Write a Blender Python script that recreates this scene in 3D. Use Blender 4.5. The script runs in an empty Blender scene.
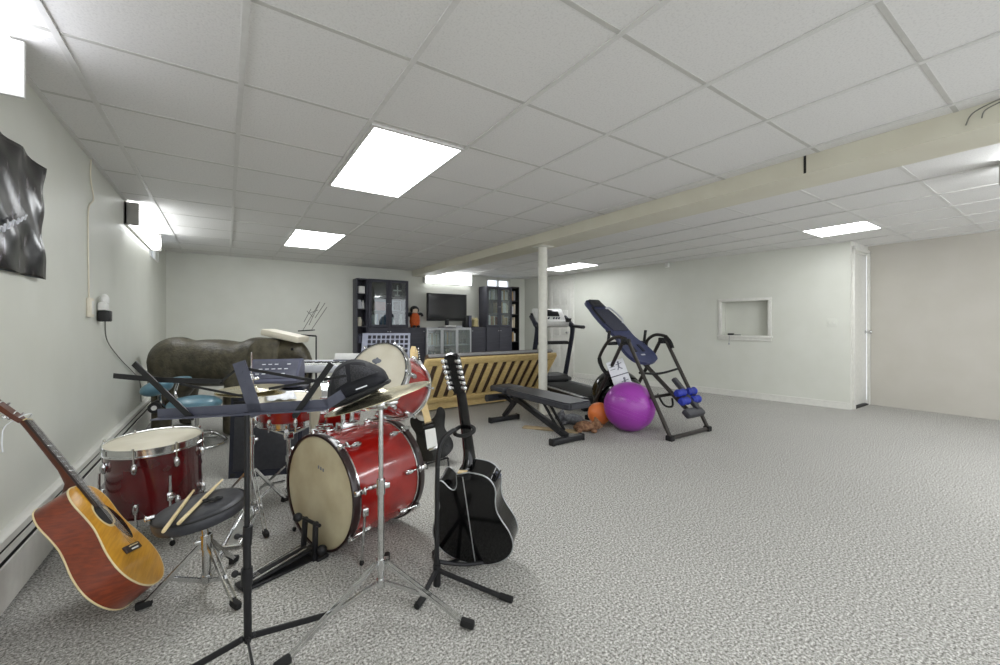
import bpy, bmesh, math, random
from mathutils import Matrix, Vector
random.seed(7)
SC = bpy.context.scene
COL = SC.collection
PI = math.pi
V = Vector
# ---------------------------------------------------------------- camera geometry (metres, eye at 1.15 m)
EYE = 1.15; FPX = 408.0; TH = math.radians(33.9); SN, CS = math.sin(TH), math.cos(TH)
def ray(px, py):
    l = (px - 500) / FPX; u = (325 - py) / FPX
    return SN + l * CS, CS - l * SN, u
def at(px, py, d):                       # world point at a measured distance
    r = ray(px, py); return V((r[0] * d, r[1] * d, EYE + r[2] * d))
def atz(px, py, z=0.0):                  # world point at a measured height
    r = ray(px, py); k = (z - EYE) / r[2]; return V((r[0] * k, r[1] * k, z))
# ---------------------------------------------------------------- materials
def lin(c):
    def f(v):
        v /= 255.0
        return v / 12.92 if v <= .04045 else ((v + .055) / 1.055) ** 2.4
    return (f(c[0]), f(c[1]), f(c[2]), 1)
def mat(name, col, rough=.5, metal=0, col2=None, scale=20, detail=3, bump=0, bscale=None, coat=0, spec=.5, stretch=None, lo=.35, hi=.65):
    m = bpy.data.materials.new(name); m.use_nodes = True
    nt = m.node_tree; b = nt.nodes['Principled BSDF']
    b.inputs['Base Color'].default_value = lin(col); b.inputs['Roughness'].default_value = rough
    b.inputs['Metallic'].default_value = metal; b.inputs['Coat Weight'].default_value = coat
    b.inputs['Coat Roughness'].default_value = .08
    b.inputs['Specular IOR Level'].default_value = spec
    tc = nt.nodes.new('ShaderNodeTexCoord'); mp = nt.nodes.new('ShaderNodeMapping')
    nt.links.new(tc.outputs['Object'], mp.inputs['Vector'])
    if stretch: mp.inputs['Scale'].default_value = stretch
    n = nt.nodes.new('ShaderNodeTexNoise'); n.inputs['Scale'].default_value = scale; n.inputs['Detail'].default_value = detail
    nt.links.new(mp.outputs['Vector'], n.inputs['Vector'])
    if col2 is None: col2 = tuple(max(0, v * .97) for v in col)
    r = nt.nodes.new('ShaderNodeValToRGB'); r.color_ramp.elements[0].position = lo; r.color_ramp.elements[1].position = hi
    r.color_ramp.elements[0].color = lin(col2); r.color_ramp.elements[1].color = lin(col)
    nt.links.new(n.outputs['Fac'], r.inputs['Fac']); nt.links.new(r.outputs['Color'], b.inputs['Base Color'])
    if bump:
        bp = nt.nodes.new('ShaderNodeBump'); bp.inputs['Strength'].default_value = bump; bp.inputs['Distance'].default_value = .01
        n2 = n
        if bscale:
            n2 = nt.nodes.new('ShaderNodeTexNoise'); n2.inputs['Scale'].default_value = bscale
            nt.links.new(tc.outputs['Object'], n2.inputs['Vector'])
        nt.links.new(n2.outputs['Fac'], bp.inputs['Height']); nt.links.new(bp.outputs['Normal'], b.inputs['Normal'])
    return m
def emit(name, col, s):
    m = bpy.data.materials.new(name); m.use_nodes = True; nt = m.node_tree
    b = nt.nodes['Principled BSDF']; b.inputs['Base Color'].default_value = lin((240, 240, 240))
    b.inputs['Emission Color'].default_value = lin(col); b.inputs['Emission Strength'].default_value = s
    return m
def glassm(name, tint, gl=.12, rough=.02):
    m = bpy.data.materials.new(name); m.use_nodes = True; nt = m.node_tree; nt.nodes.clear()
    o = nt.nodes.new('ShaderNodeOutputMaterial'); t = nt.nodes.new('ShaderNodeBsdfTransparent'); g = nt.nodes.new('ShaderNodeBsdfGlossy')
    t.inputs['Color'].default_value = lin(tint); g.inputs['Roughness'].default_value = rough
    x = nt.nodes.new('ShaderNodeMixShader'); x.inputs[0].default_value = gl
    nt.links.new(t.outputs[0], x.inputs[1]); nt.links.new(g.outputs[0], x.inputs[2]); nt.links.new(x.outputs[0], o.inputs[0])
    return m
M = {}
M['wall'] = mat('wall_paint', (213, 214, 205), .42, col2=(209, 210, 200), scale=3)
M['wall2'] = mat('closet_paint', (194, 190, 181), .5, col2=(190, 186, 176), scale=3)
M['ceil'] = mat('ceiling_tile', (226, 225, 223), .8, col2=(214, 213, 211), scale=110, detail=6, bump=.1, lo=.3, hi=.5)
M['grid2'] = mat('cross_tee_metal', (196, 195, 190), .6)
M['grid'] = mat('grid_metal', (216, 215, 212), .5)
M['beam'] = mat('beam_paint', (214, 211, 194), .5, col2=(210, 206, 188), scale=4)
M['post'] = mat('post_paint', (226, 225, 214), .45)
M['white'] = mat('white_paint', (222, 221, 214), .4)
M['whitepl'] = mat('white_plastic', (228, 228, 224), .4)
M['dark'] = mat('dark_gap', (30, 29, 27), .8)
M['blackm'] = mat('black_metal', (27, 27, 29), .45, spec=.4)
M['blackpl'] = mat('black_plastic', (20, 20, 21), .5)
M['rubber'] = mat('black_rubber', (22, 22, 22), .8)
M['chrome'] = mat('chrome', (225, 226, 226), .16, 1.0, col2=(205, 206, 206))
M['red'] = mat('red_lacquer', (164, 26, 16), .26, col2=(136, 16, 12), scale=8, coat=.8)
M['hoop'] = mat('dark_hoop_lacquer', (34, 12, 13), .3, coat=.5)
M['wine'] = mat('wine_lacquer', (92, 10, 16), .25, col2=(72, 6, 12), scale=6, coat=.9)
M['head'] = mat('coated_drumhead', (226, 220, 202), .55, col2=(216, 209, 188), scale=9)
M['headb'] = mat('worn_drumhead', (212, 203, 172), .42, col2=(188, 174, 140), scale=5, detail=5)
M['brass'] = mat('cymbal_bronze', (226, 218, 190), .22, .85, col2=(208, 198, 165), scale=5)
M['slate'] = mat('slate_metal', (82, 84, 98), .45, col2=(74, 76, 90))
M['navy'] = mat('navy_vinyl', (31, 34, 50), .6, col2=(24, 27, 40), scale=90, bump=.1)
M['slate2'] = mat('slate_grey_plastic', (88, 90, 108), .5)
M['teal'] = mat('teal_vinyl', (104, 142, 158), .35, col2=(92, 130, 146), scale=8, coat=.2)
M['spruce'] = mat('spruce_top', (226, 166, 48), .3, col2=(206, 146, 36), scale=12, stretch=(14, .6, 4), coat=.6)
M['mahog'] = mat('mahogany_side', (134, 54, 20), .28, col2=(108, 40, 14), scale=10, stretch=(3, 1, 14), coat=.6)
M['neck'] = mat('neck_wood', (96, 48, 26), .4, col2=(76, 36, 19), scale=12)
M['fret'] = mat('rosewood_board', (52, 40, 36), .5, col2=(40, 30, 27))
M['bind'] = mat('cream_binding', (222, 205, 160), .4)
M['glossblk'] = mat('gloss_black_lacquer', (9, 9, 10), .14, col2=(7, 7, 8), coat=.4, spec=.3)
M['maple'] = mat('maple_wood', (214, 190, 142), .4, col2=(200, 175, 124))
M['pine'] = mat('pine_wood', (222, 196, 138), .5, col2=(206, 178, 118), scale=9, stretch=(2, 8, 8))
M['brown'] = mat('brown_fabric', (104, 84, 68), .9, col2=(70, 55, 44), scale=60, bump=.2)
M['greyfab'] = mat('grey_fabric', (150, 150, 150), .9, scale=60)
M['case'] = mat('black_brown_veneer', (62, 62, 72), .5, col2=(54, 54, 64), scale=4, stretch=(1, 1, 10))
M['casein'] = mat('dark_case_interior', (52, 52, 60), .6)
M['silver'] = mat('silver_frame', (190, 192, 194), .35, .6)
M['screen'] = mat('tv_screen', (20, 21, 27), .12, spec=.6)
M['glass'] = glassm('cabinet_glass', (236, 242, 242), .1)
M['frost'] = glassm('pale_glass', (226, 236, 236), .16, .1)
M['elep'] = mat('elephant_hide', (86, 80, 62), .4, col2=(58, 53, 41), scale=14, detail=6, bump=.5, bscale=45)
M['elear'] = mat('elephant_ear_hide', (104, 98, 80), .5, col2=(76, 71, 57), scale=14, detail=6, bump=.4, bscale=45)
M['ivory'] = mat('cream_vinyl', (224, 217, 198), .5)
M['orange'] = mat('orange_rubber', (238, 134, 70), .35, col2=(230, 124, 62), scale=5)
M['purple'] = mat('purple_vinyl', (158, 64, 168), .3, col2=(150, 58, 160), scale=4)
M['padblk'] = mat('charcoal_vinyl', (54, 55, 60), .45, col2=(46, 47, 52), scale=40, bump=.1)
M['bedblue'] = mat('navy_bed_plastic', (62, 68, 104), .42, col2=(54, 60, 92))
M['gunmetal'] = mat('gunmetal_tube', (62, 58, 55), .35, .5)
M['bluefoam'] = mat('blue_foam', (34, 52, 160), .6, col2=(28, 44, 140))
M['paper'] = mat('white_paper', (232, 234, 238), .7)
M['greyink'] = mat('grey_ink', (120, 124, 134), .7)
M['tan'] = mat('tan_board', (176, 156, 122), .8, col2=(160, 140, 106))
M['toy'] = mat('tan_plush', (170, 132, 100), .95, col2=(118, 82, 62), scale=40, bump=.6)
M['toy2'] = mat('grey_plush', (126, 128, 132), .95, col2=(92, 94, 98), scale=40, bump=.6)
M['orangefig'] = mat('orange_cloth', (206, 96, 36), .7, col2=(180, 76, 28), scale=30)
M['skin'] = mat('pale_face_paint', (224, 200, 176), .6)
M['gold'] = mat('ivory_ceramic', (206, 192, 142), .5)
M['stick'] = mat('hickory', (222, 204, 160), .5, col2=(208, 188, 140))
M['mesh'] = mat('black_mesh_cloth', (74, 74, 78), .8, col2=(48, 48, 52), scale=260, detail=1, bump=.2)
M['pouch'] = mat('black_cloth', (26, 27, 34), .75, col2=(20, 21, 27), scale=40)
M['silverkb'] = mat('silver_keyboard_plastic', (206, 208, 214), .4)
M['wire'] = mat('grey_cord', (120, 120, 112), .6)
M['lens'] = emit('lit_diffuser', (250, 253, 255), 6)
M['strip'] = emit('lit_strip_lens', (250, 253, 255), 4)
M['strip3'] = emit('bright_strip_lens', (250, 253, 255), 8.5)
M['strip2'] = emit('lit_ribbed_lens', (244, 246, 255), 2.2)
M['stripgrey'] = mat('fixture_endcap', (150, 148, 142), .5)
M['acryl'] = glassm('clear_acrylic', (238, 240, 246), .15, .15)
M['winglass'] = glassm('window_glass', (245, 248, 252), .05)
# carpet: salt and pepper loop pile
def carpet():
    m = bpy.data.materials.new('speckled_carpet'); m.use_nodes = True; nt = m.node_tree; b = nt.nodes['Principled BSDF']
    b.inputs['Roughness'].default_value = .95; b.inputs['Specular IOR Level'].default_value = .1
    tc = nt.nodes.new('ShaderNodeTexCoord')
    a = nt.nodes.new('ShaderNodeTexNoise'); a.inputs['Scale'].default_value = 105; a.inputs['Detail'].default_value = 4; a.inputs['Roughness'].default_value = .8
    c = nt.nodes.new('ShaderNodeTexNoise'); c.inputs['Scale'].default_value = 1.3; c.inputs['Detail'].default_value = 3
    for n in (a, c): nt.links.new(tc.outputs['Object'], n.inputs['Vector'])
    r = nt.nodes.new('ShaderNodeValToRGB'); e = r.color_ramp.elements
    e[0].position = .36; e[0].color = lin((72, 70, 64)); e[1].position = .62; e[1].color = lin((236, 236, 230))
    x = r.color_ramp.elements.new(.455); x.color = lin((152, 150, 144))
    x = r.color_ramp.elements.new(.54); x.color = lin((186, 184, 179))
    nt.links.new(a.outputs['Fac'], r.inputs['Fac'])
    r2 = nt.nodes.new('ShaderNodeValToRGB'); r2.color_ramp.elements[0].color = (.9, .9, .9, 1); r2.color_ramp.elements[1].color = (1, 1, 1, 1)
    nt.links.new(c.outputs['Fac'], r2.inputs['Fac'])
    mx = nt.nodes.new('ShaderNodeMix'); mx.data_type = 'RGBA'; mx.blend_type = 'MULTIPLY'; mx.inputs[0].default_value = 1
    nt.links.new(r.outputs['Color'], mx.inputs[6]); nt.links.new(r2.outputs['Color'], mx.inputs[7]); nt.links.new(mx.outputs[2], b.inputs['Base Color'])
    bp = nt.nodes.new('ShaderNodeBump'); bp.inputs['Strength'].default_value = .18; bp.inputs['Distance'].default_value = .005
    nt.links.new(a.outputs['Fac'], bp.inputs['Height']); nt.links.new(bp.outputs['Normal'], b.inputs['Normal'])
    return m
M['carpet'] = carpet()
# ---------------------------------------------------------------- mesh builder
FR = {}
def basis(z):
    z = V(z).normalized(); h = V((0, 0, 1)) if abs(z.z) < .95 else V((1, 0, 0))
    x = h.cross(z).normalized(); return x, z.cross(x), z
def fmat(o, x, y, z):
    m = Matrix.Identity(4)
    for i in range(3):
        m[i][0] = x[i]; m[i][1] = y[i]; m[i][2] = z[i]; m[i][3] = o[i]
    return m
def amat(o, z): x, y, zz = basis(z); return fmat(V(o), x, y, zz)
class MB:
    def __init__(s): s.bm = bmesh.new(); s.T = Matrix.Identity(4)
    def _v(s, co): return s.bm.verts.new(s.T @ V(co))
    def _f(s, vs):
        try: return s.bm.faces.new(vs)
        except ValueError: return None
    def box(s, c, d, rot=None, bev=0):
        m = Matrix.Translation(V(c)) @ (rot.to_4x4() if rot else Matrix.Identity(4))
        a = [x / 2 for x in d]
        if bev:
            t = bmesh.new(); bmesh.ops.create_cube(t, size=1)
            for v in t.verts: v.co = V((v.co.x * d[0], v.co.y * d[1], v.co.z * d[2]))
            bmesh.ops.bevel(t, geom=list(t.edges), offset=min(bev, min(a) * .95), segments=2, affect='EDGES', profile=.5)
            mp = {v: s._v(m @ v.co) for v in t.verts}
            for f in t.faces: s._f([mp[v] for v in f.verts])
            t.free(); return s
        vs = [s._v(m @ V((a[0] * i, a[1] * j, a[2] * k))) for i in (-1, 1) for j in (-1, 1) for k in (-1, 1)]
        for q in ((0, 1, 3, 2), (4, 6, 7, 5), (0, 4, 5, 1), (2, 3, 7, 6), (0, 2, 6, 4), (1, 5, 7, 3)): s._f([vs[i] for i in q])
        return s
    def bar(s, p, q, w, h, up=(0, 0, 1), bev=0):    # flat bar from p to q, h along up
        p, q = V(p), V(q); y = (q - p).normalized(); x = y.cross(V(up))
        if x.length < 1e-4: x = y.cross(V((1, 0, 0)))
        x.normalize(); z = x.cross(y)
        o = s.T; s.T = o @ fmat((p + q) / 2, x, y, z); s.box((0, 0, 0), (w, (q - p).length, h), bev=bev); s.T = o; return s
    def ring(s, m, r, n): return [s._v(m @ V((r * math.cos(2 * PI * i / n), r * math.sin(2 * PI * i / n), 0))) for i in range(n)]
    def cyl(s, p, q, r, r2=None, n=14):
        r2 = r if r2 is None else r2; p, q = V(p), V(q); x, y, z = basis(q - p)
        A = s.ring(fmat(p, x, y, z), r, n); B = s.ring(fmat(q, x, y, z), r2, n)
        for i in range(n): s._f([A[i], A[(i + 1) % n], B[(i + 1) % n], B[i]])
        s._f(A[::-1]); s._f(B); return s
    def tube(s, pts, r, n=8, closed=False, smooth=0):
        pts = [V(p) for p in pts]
        if smooth:
            q = []; m = len(pts); rng = m if closed else m - 1
            for i in range(rng):
                p0 = pts[(i - 1) % m] if (closed or i) else pts[0]; p1 = pts[i]; p2 = pts[(i + 1) % m]; p3 = pts[(i + 2) % m] if (closed or i + 2 < m) else pts[-1]
                for k in range(smooth):
                    t = k / smooth
                    q.append(.5 * ((2 * p1) + (p2 - p0) * t + (2 * p0 - 5 * p1 + 4 * p2 - p3) * t * t + (3 * p1 - p0 - 3 * p2 + p3) * t ** 3))
            if not closed: q.append(pts[-1])
            if not isinstance(r, (int, float)):
                r = [r[min(len(r) - 1, int(i / smooth))] * (1 - (i % smooth) / smooth) + r[min(len(r) - 1, int(i / smooth) + 1)] * ((i % smooth) / smooth) for i in range(len(q))]
            pts = q
        m = len(pts); R = [r] * m if isinstance(r, (int, float)) else r
        rings = []; px = None
        for i in range(m):
            a = pts[(i - 1) % m] if (closed or i) else pts[0]; b = pts[(i + 1) % m] if (closed or i + 1 < m) else pts[-1]
            z = (b - a).normalized()
            if px is None: x, y, z = basis(z)
            else:
                x = px - z * px.dot(z)
                x = basis(z)[0] if x.length < 1e-5 else x.normalized()
                y = z.cross(x)
            px = x; rings.append(s.ring(fmat(pts[i], x, y, z), R[i], n))
        for i in range(m if closed else m - 1):
            A, B = rings[i], rings[(i + 1) % m]
            for k in range(n): s._f([A[k], A[(k + 1) % n], B[(k + 1) % n], B[k]])
        if not closed: s._f(rings[0][::-1]); s._f(rings[-1])
        return s
    def lathe(s, prof, o=(0, 0, 0), ax=(0, 0, 1), n=32, closed=False):
        m = amat(o, ax); rs = []
        for r, z in prof:
            if r < 1e-6: rs.append([s._v(m @ V((0, 0, z)))])
            else: rs.append([s._v(m @ V((r * math.cos(2 * PI * i / n), r * math.sin(2 * PI * i / n), z))) for i in range(n)])
        pairs = list(zip(rs, rs[1:])) + ([(rs[-1], rs[0])] if closed else [])
        for A, B in pairs:
            for i in range(n):
                j = (i + 1) % n
                if len(A) == 1 and len(B) == 1: continue
                if len(A) == 1: s._f([A[0], B[j], B[i]])
                elif len(B) == 1: s._f([A[i], A[j], B[0]])
                else: s._f([A[i], A[j], B[j], B[i]])
        return s
    def prism(s, out, z0, z1, m=None):
        m = m or Matrix.Identity(4)
        A = [s._v(m @ V((x, y, z0))) for x, y in out]; B = [s._v(m @ V((x, y, z1))) for x, y in out]; n = len(out)
        for i in range(n): s._f([A[i], A[(i + 1) % n], B[(i + 1) % n], B[i]])
        s._f(A[::-1]); s._f(B); return s
    def ell(s, c, r, rot=None, n=16, k=10):
        m = Matrix.Translation(V(c)) @ (rot.to_4x4() if rot else Matrix.Identity(4)); rows = []
        for j in range(k + 1):
            t = PI * j / k; z = math.cos(t) * r[2]; q = math.sin(t)
            if j in (0, k): rows.append([s._v(m @ V((0, 0, z)))])
            else: rows.append([s._v(m @ V((q * r[0] * math.cos(2 * PI * i / n), q * r[1] * math.sin(2 * PI * i / n), z))) for i in range(n)])
        for A, B in zip(rows, rows[1:]):
            for i in range(n):
                j = (i + 1) % n
                if len(A) == 1: s._f([A[0], B[i], B[j]])
                elif len(B) == 1: s._f([A[i], B[0], A[j]])
                else: s._f([A[i], B[i], B[j], A[j]])
        return s
    def torus(s, c, ax, R, r, n=28, k=8):
        x, y, z = basis(ax); c = V(c)
        return s.tube([c + x * R * math.cos(2 * PI * i / n) + y * R * math.sin(2 * PI * i / n) for i in range(n)], r, k, closed=True)
    def build(s, name, m, parent=None, w=False, base=None, ang=35):
        fr = FR.get(parent) if parent else None
        off = None
        if fr is not None and w: s.bm.transform(fr.inverted())
        if parent is None and base is not None: s.bm.transform(Matrix.Translation(-V(base)))
        bmesh.ops.recalc_face_normals(s.bm, faces=list(s.bm.faces))
        for f in s.bm.faces: f.smooth = True
        la = math.radians(ang)
        for e in s.bm.edges:
            if len(e.link_faces) == 2 and e.calc_face_angle(0) > la: e.smooth = False
        me = bpy.data.meshes.new(name); s.bm.to_mesh(me); s.bm.free()
        me.materials.append(m if not isinstance(m, str) else M[m])
        o = bpy.data.objects.new(name, me); COL.objects.link(o)
        if base is not None and parent is None: o.location = base
        if parent: o.parent = parent; FR[o] = FR[parent]
        else: FR[o] = Matrix.Translation(V(base or (0, 0, 0)))
        return o
def tag(o, label, cat, group=None, kind=None):
    if label: o['label'] = label
    if cat: o['category'] = cat
    if group: o['group'] = group
    if kind: o['kind'] = kind
    return o
def thing(name, label, cat, loc=(0, 0, 0), rz=0, group=None):
    o = bpy.data.objects.new(name, None); COL.objects.link(o); o.location = loc; o.rotation_euler = (0, 0, rz)
    o.empty_display_size = .1
    FR[o] = Matrix.Translation(V(loc)) @ Matrix.Rotation(rz, 4, 'Z')
    return tag(o, label, cat, group)
def struct(b, name, m, parent=None):
    o = b.build(name, m, parent)
    if not parent: o['kind'] = 'structure'
    return o
def lab(o, t): o['label'] = t; return o
def copy_tree(o, parent=None):
    c = o.copy(); COL.objects.link(c)
    if parent: c.parent = parent
    for ch in list(o.children): copy_tree(ch, c)
    return c
RX = lambda a: Matrix.Rotation(a, 3, 'X')
RY = lambda a: Matrix.Rotation(a, 3, 'Y')
RZ = lambda a: Matrix.Rotation(a, 3, 'Z')
R = math.radians
# ================================================================ the room
ZC = 2.29
XL, YB, YF, XC = -0.77, 8.12, -1.8, 7.75
def wall(name, A, B, m, holes=(), th=.12, z1=ZC):           # inner face runs A to B, thickness to the left of A->B
    A, B = V((A[0], A[1], 0)), V((B[0], B[1], 0)); L = (B - A).length; x = (B - A).normalized(); y = V((-x.y, x.x, 0))
    b = MB(); b.T = fmat(A, x, y, V((0, 0, 1)))
    us = sorted({0, L, *[h[i] for h in holes for i in (0, 1)]}); zs = sorted({0, z1, *[h[i] for h in holes for i in (2, 3)]})
    for u0, u1 in zip(us, us[1:]):
        for za, zb in zip(zs, zs[1:]):
            if any(h[0] <= u0 and u1 <= h[1] and h[2] <= za and zb <= h[3] for h in holes): continue
            b.box(((u0 + u1) / 2, th / 2, (za + zb) / 2), (u1 - u0, th, zb - za))
    return struct(b, name, m), fmat(A, x, y, V((0, 0, 1)))
struct(MB().box((3.5, 3.2, -.05), (9.4, 10.6, .1)), 'floor', 'carpet')
struct(MB().box((3.5, 3.2, ZC + .05), (9.4, 10.6, .1)), 'ceiling', 'ceil')
b = MB()
xs = [-.55 + .61 * k for k in range(7)]; ys = [1.06 + .61 * k for k in range(-4, 12)]
for i, x in enumerate(xs):
    if x < 3.2: b.box((x, 3.15, ZC - .002), (.023, 9.9, .010))
b.box((XL + .012, 3.15, ZC - .004), (.024, 9.9, .009))
struct(b, 'trim_1', 'grid')
b = MB()
for y in ys: b.box((1.24, y, ZC), (4.0, .02, .004))
struct(b, 'trim_7', 'grid2')
b = MB()
for k in range(7): b.box((3.93 + .61 * k, 3.15, ZC - .004), (.023, 9.9, .012))
for k in range(-4, 12): b.box((5.68, .83 + .62 * k, ZC - .001), (4.15, .023, .006))
struct(b, 'trim_2', 'grid')
bm_ = struct(MB().box((3.42, 3.16, 2.232), (.36, 9.9, .124)), 'beam', 'beam')
lab(MB().box((3.2385, 1.136, 2.232), (.004, .014, .12)).build('joint', M['dark'], bm_), 'dark seam in the beam face')
# walls
wl, _ = wall('wall_left', (XL, YF), (XL, YB), 'wall', [(6.47 - YF, 7.32 - YF, 2.0, 2.26)])
wall('wall_back', (XL, YB), (6.2, YB), 'wall', [(5.09 - XL, 5.76 - XL, 2.0, 2.25)])
A, B = (7.03, 1.94), (6.2, 8.12)
wr, TW = wall('wall_right', B, A, 'wall', [(6.2355 - 1.63, 6.2355 - .97, .985, 1.53)], th=.14)
wall('wall_return', (7.03, 1.94), (7.13, 1.94), 'white')
wall('wall_header', (7.13, 1.94), (XC, 1.94), 'white', [(0, XC - 7.13, 0, 2.15)])
wall('wall_closet', (XC, 1.94), (XC, YF), 'wall2')
# niche in the right wall: local x runs back wall to closet
U = lambda t: 6.2355 - t
b = MB(); b.T = TW
b.box((U(1.3), .15, 1.2575), (.70, .02, .59))
struct(b, 'wall_niche', 'wall')
b = MB(); b.T = TW
t = .05
b.box((U(1.30), -.006, 1.53 + t / 2), (.66 + 2 * t, .022, t), bev=.004)
b.box((U(1.63 + t / 2), -.006, 1.2575), (t, .02, .545), bev=.004); b.box((U(.97 - t / 2), -.006, 1.2575), (t, .02, .545), bev=.004)
b.box((U(1.30), .055, .965), (.66 + 2 * t + .03, .17, .036), bev=.006)
b.box((U(1.30), -.006, .925), (.66 + 2 * t, .02, .045), bev=.004)
struct(b, 'trim_3', 'white')
# baseboards
b = MB(); b.T = TW; b.box((3.13, -.008, .045), (6.2, .016, .09)); b.box((3.13, -.01, .088), (6.2, .02, .012)); struct(b, 'baseboard_right', 'white')
struct(MB().box((2.7, YB - .008, .045), (6.9, .016, .09)), 'baseboard_back', 'white')
# closet-return door (seen edge-on past the corner) with knob and dark threshold gap
dr = struct(MB().box((7.44, 1.975, 1.095), (.615, .04, 2.12), bev=.003), 'door_1', 'white')
kb = MB().lathe([(0, 0), (.027, 0), (.027, .006), (.012, .01), (.012, .035), (.026, .042), (.03, .058), (.024, .072), (0, .076)], (7.68, 1.953, 1.05), (0, -1, 0), 18).build('door_handle', M['chrome'], dr)
b = MB()
b.box((7.11, 1.925, 1.1), (.05, .03, 2.2), bev=.004); b.box((7.72, 1.925, 1.1), (.05, .03, 2.2), bev=.004); b.box((7.415, 1.925, 2.2), (.66, .03, .05), bev=.004)
struct(b, 'trim_4', 'white')
struct(MB().box((7.42, 1.95, .008), (.6, .06, .016)), 'trim_5', 'dark')
# panelled door and frame on the far end of the right wall
b = MB(); b.T = TW; u0, u1 = U(5.30), U(4.78); uc = (u0 + u1) / 2
b.box((uc, -.012, 1.05), (u1 - u0, .03, 2.1))
for cx in (-.115, .115):
    for cz, h in ((1.78, .34), (1.2, .56), (.48, .56)):
        b.box((uc + cx, -.03, cz), (.17, .012, h), bev=.006)
d2 = struct(b, 'door_2', 'white')
b = MB(); b.T = TW; b.lathe([(0, 0), (.025, 0), (.012, .01), (.012, .03), (.027, .045), (.02, .06), (0, .063)], (uc + .2, -.028, .98), (0, -1, 0), 16); b.build('door_handle', M['chrome'], d2)
b = MB(); b.T = TW
b.box((u0 - .05, -.015, 1.09), (.09, .035, 2.18), bev=.004); b.box((u1 + .05, -.015, 1.09), (.09, .035, 2.18), bev=.004); b.box((uc, -.015, 2.145), (u1 - u0 + .2, .035, .09), bev=.004)
struct(b, 'trim_6', 'white')
# windows
def window(name, x0, x1, z0, z1, T, panes):
    b = MB(); b.T = T; f = .035; d = .06
    b.box(((x0 + x1) / 2, d, z0 + f / 2), (x1 - x0, .06, f)); b.box(((x0 + x1) / 2, d, z1 - f / 2), (x1 - x0, .06, f))
    for x in [x0 + f / 2, x1 - f / 2] + [x0 + (x1 - x0) * k / panes for k in range(1, panes)]: b.box((x, d, (z0 + z1) / 2), (f, .06, z1 - z0))
    o = struct(b, name, 'white')
    for k in range(panes):
        b = MB(); b.T = T; w = (x1 - x0) / panes; b.box((x0 + w * (k + .5), d, (z0 + z1) / 2), (w - f, .006, z1 - z0 - 2 * f)); b.build('pane', M['winglass'], o)
window('window_1', 6.47 - YF, 7.32 - YF, 2.0, 2.26, fmat(V((XL, YF, 0)), V((0, 1, 0)), V((-1, 0, 0)), V((0, 0, 1))), 2)
window('window_2', 5.09 - XL, 5.76 - XL, 2.0, 2.25, fmat(V((XL, YB, 0)), V((1, 0, 0)), V((0, 1, 0)), V((0, 0, 1))), 2)
# steel post under the beam
po = struct(MB().cyl((3.42, 4.09, 0), (3.42, 4.09, 2.16), .058, n=28), 'column', 'post')
MB().box((3.42, 4.09, 2.163), (.2, .2, .014), bev=.003).build('cap_plate', M['post'], po)
MB().box((3.42, 4.09, .006), (.18, .18, .012), bev=.003).build('base_plate', M['post'], po)
# baseboard heater
t = thing('baseboard_heater', 'long cream metal baseboard heater with two dark slots along the left wall', 'heater', (XL, 4.0, 0))
y0, y1 = .6, 7.9; yc = (y0 + y1) / 2; L = y1 - y0
b = MB(); b.box((XL + .006, yc, .165), (.012, L, .27)); b.box((XL + .022, yc, .292), (.04, L, .016), bev=.004); b.box((XL + .04, yc, .283), (.006, L, .03)); b.build('hood', M['white'], t, w=True)
MB().box((XL + .04, yc, .237), (.006, L, .028)).build('damper', M['white'], t, w=True)
MB().box((XL + .05, yc, .122), (.008, L, .172)).build('front_panel', M['white'], t, w=True)
lab(MB().box((XL + .025, yc, .16), (.02, L, .2)).build('heating_fins', M['dark'], t, w=True), 'dark heating fins behind the slots')
for y in (y0, y1): MB().box((XL + .028, y, .165), (.056, .03, .27), bev=.003).build('end_cap', M['white'], t, w=True)
# lights
def troffer(label, cx, cy, wx, wy, group=None):
    t = thing('ceiling_light', label, 'ceiling light', (cx, cy, ZC), 0, 'recessed ceiling light panels')
    b = MB(); f = .022
    for sx in (-1, 1): b.box((sx * wx / 2, 0, -.005), (f, wy + f, .012))
    for sy in (-1, 1): b.box((0, sy * wy / 2, -.005), (wx - f, f, .012))
    b.build('frame', M['grid'], t); MB().box((0, 0, -.003), (wx - f, wy - f, .005)).build('diffuser', M['lens'], t)
troffer('large lit ceiling panel nearest the camera, over the drum kit', .985, 2.92, .58, 1.19)
troffer('lit ceiling panel beyond the nearest one, above the elephant and grey music desk', .97, 5.94, .58, 1.19)
troffer('lit ceiling panel right of the beam, near the closet wall', 6.065, 1.76, .6, .6)
troffer('lit ceiling panel just right of the white post, near the treadmill', 5.6, 5.9, .54, 1.08)
troffer('unseen lit ceiling panel added behind the camera, left of the beam', .985, -.75, .58, 1.19)  # unseen panel, added as extra room light behind the camera
troffer('unseen lit ceiling panel added behind the camera, right of the beam', 4.85, -.95, .6, 1.19)  # second unseen panel, added for light right of the beam
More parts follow.
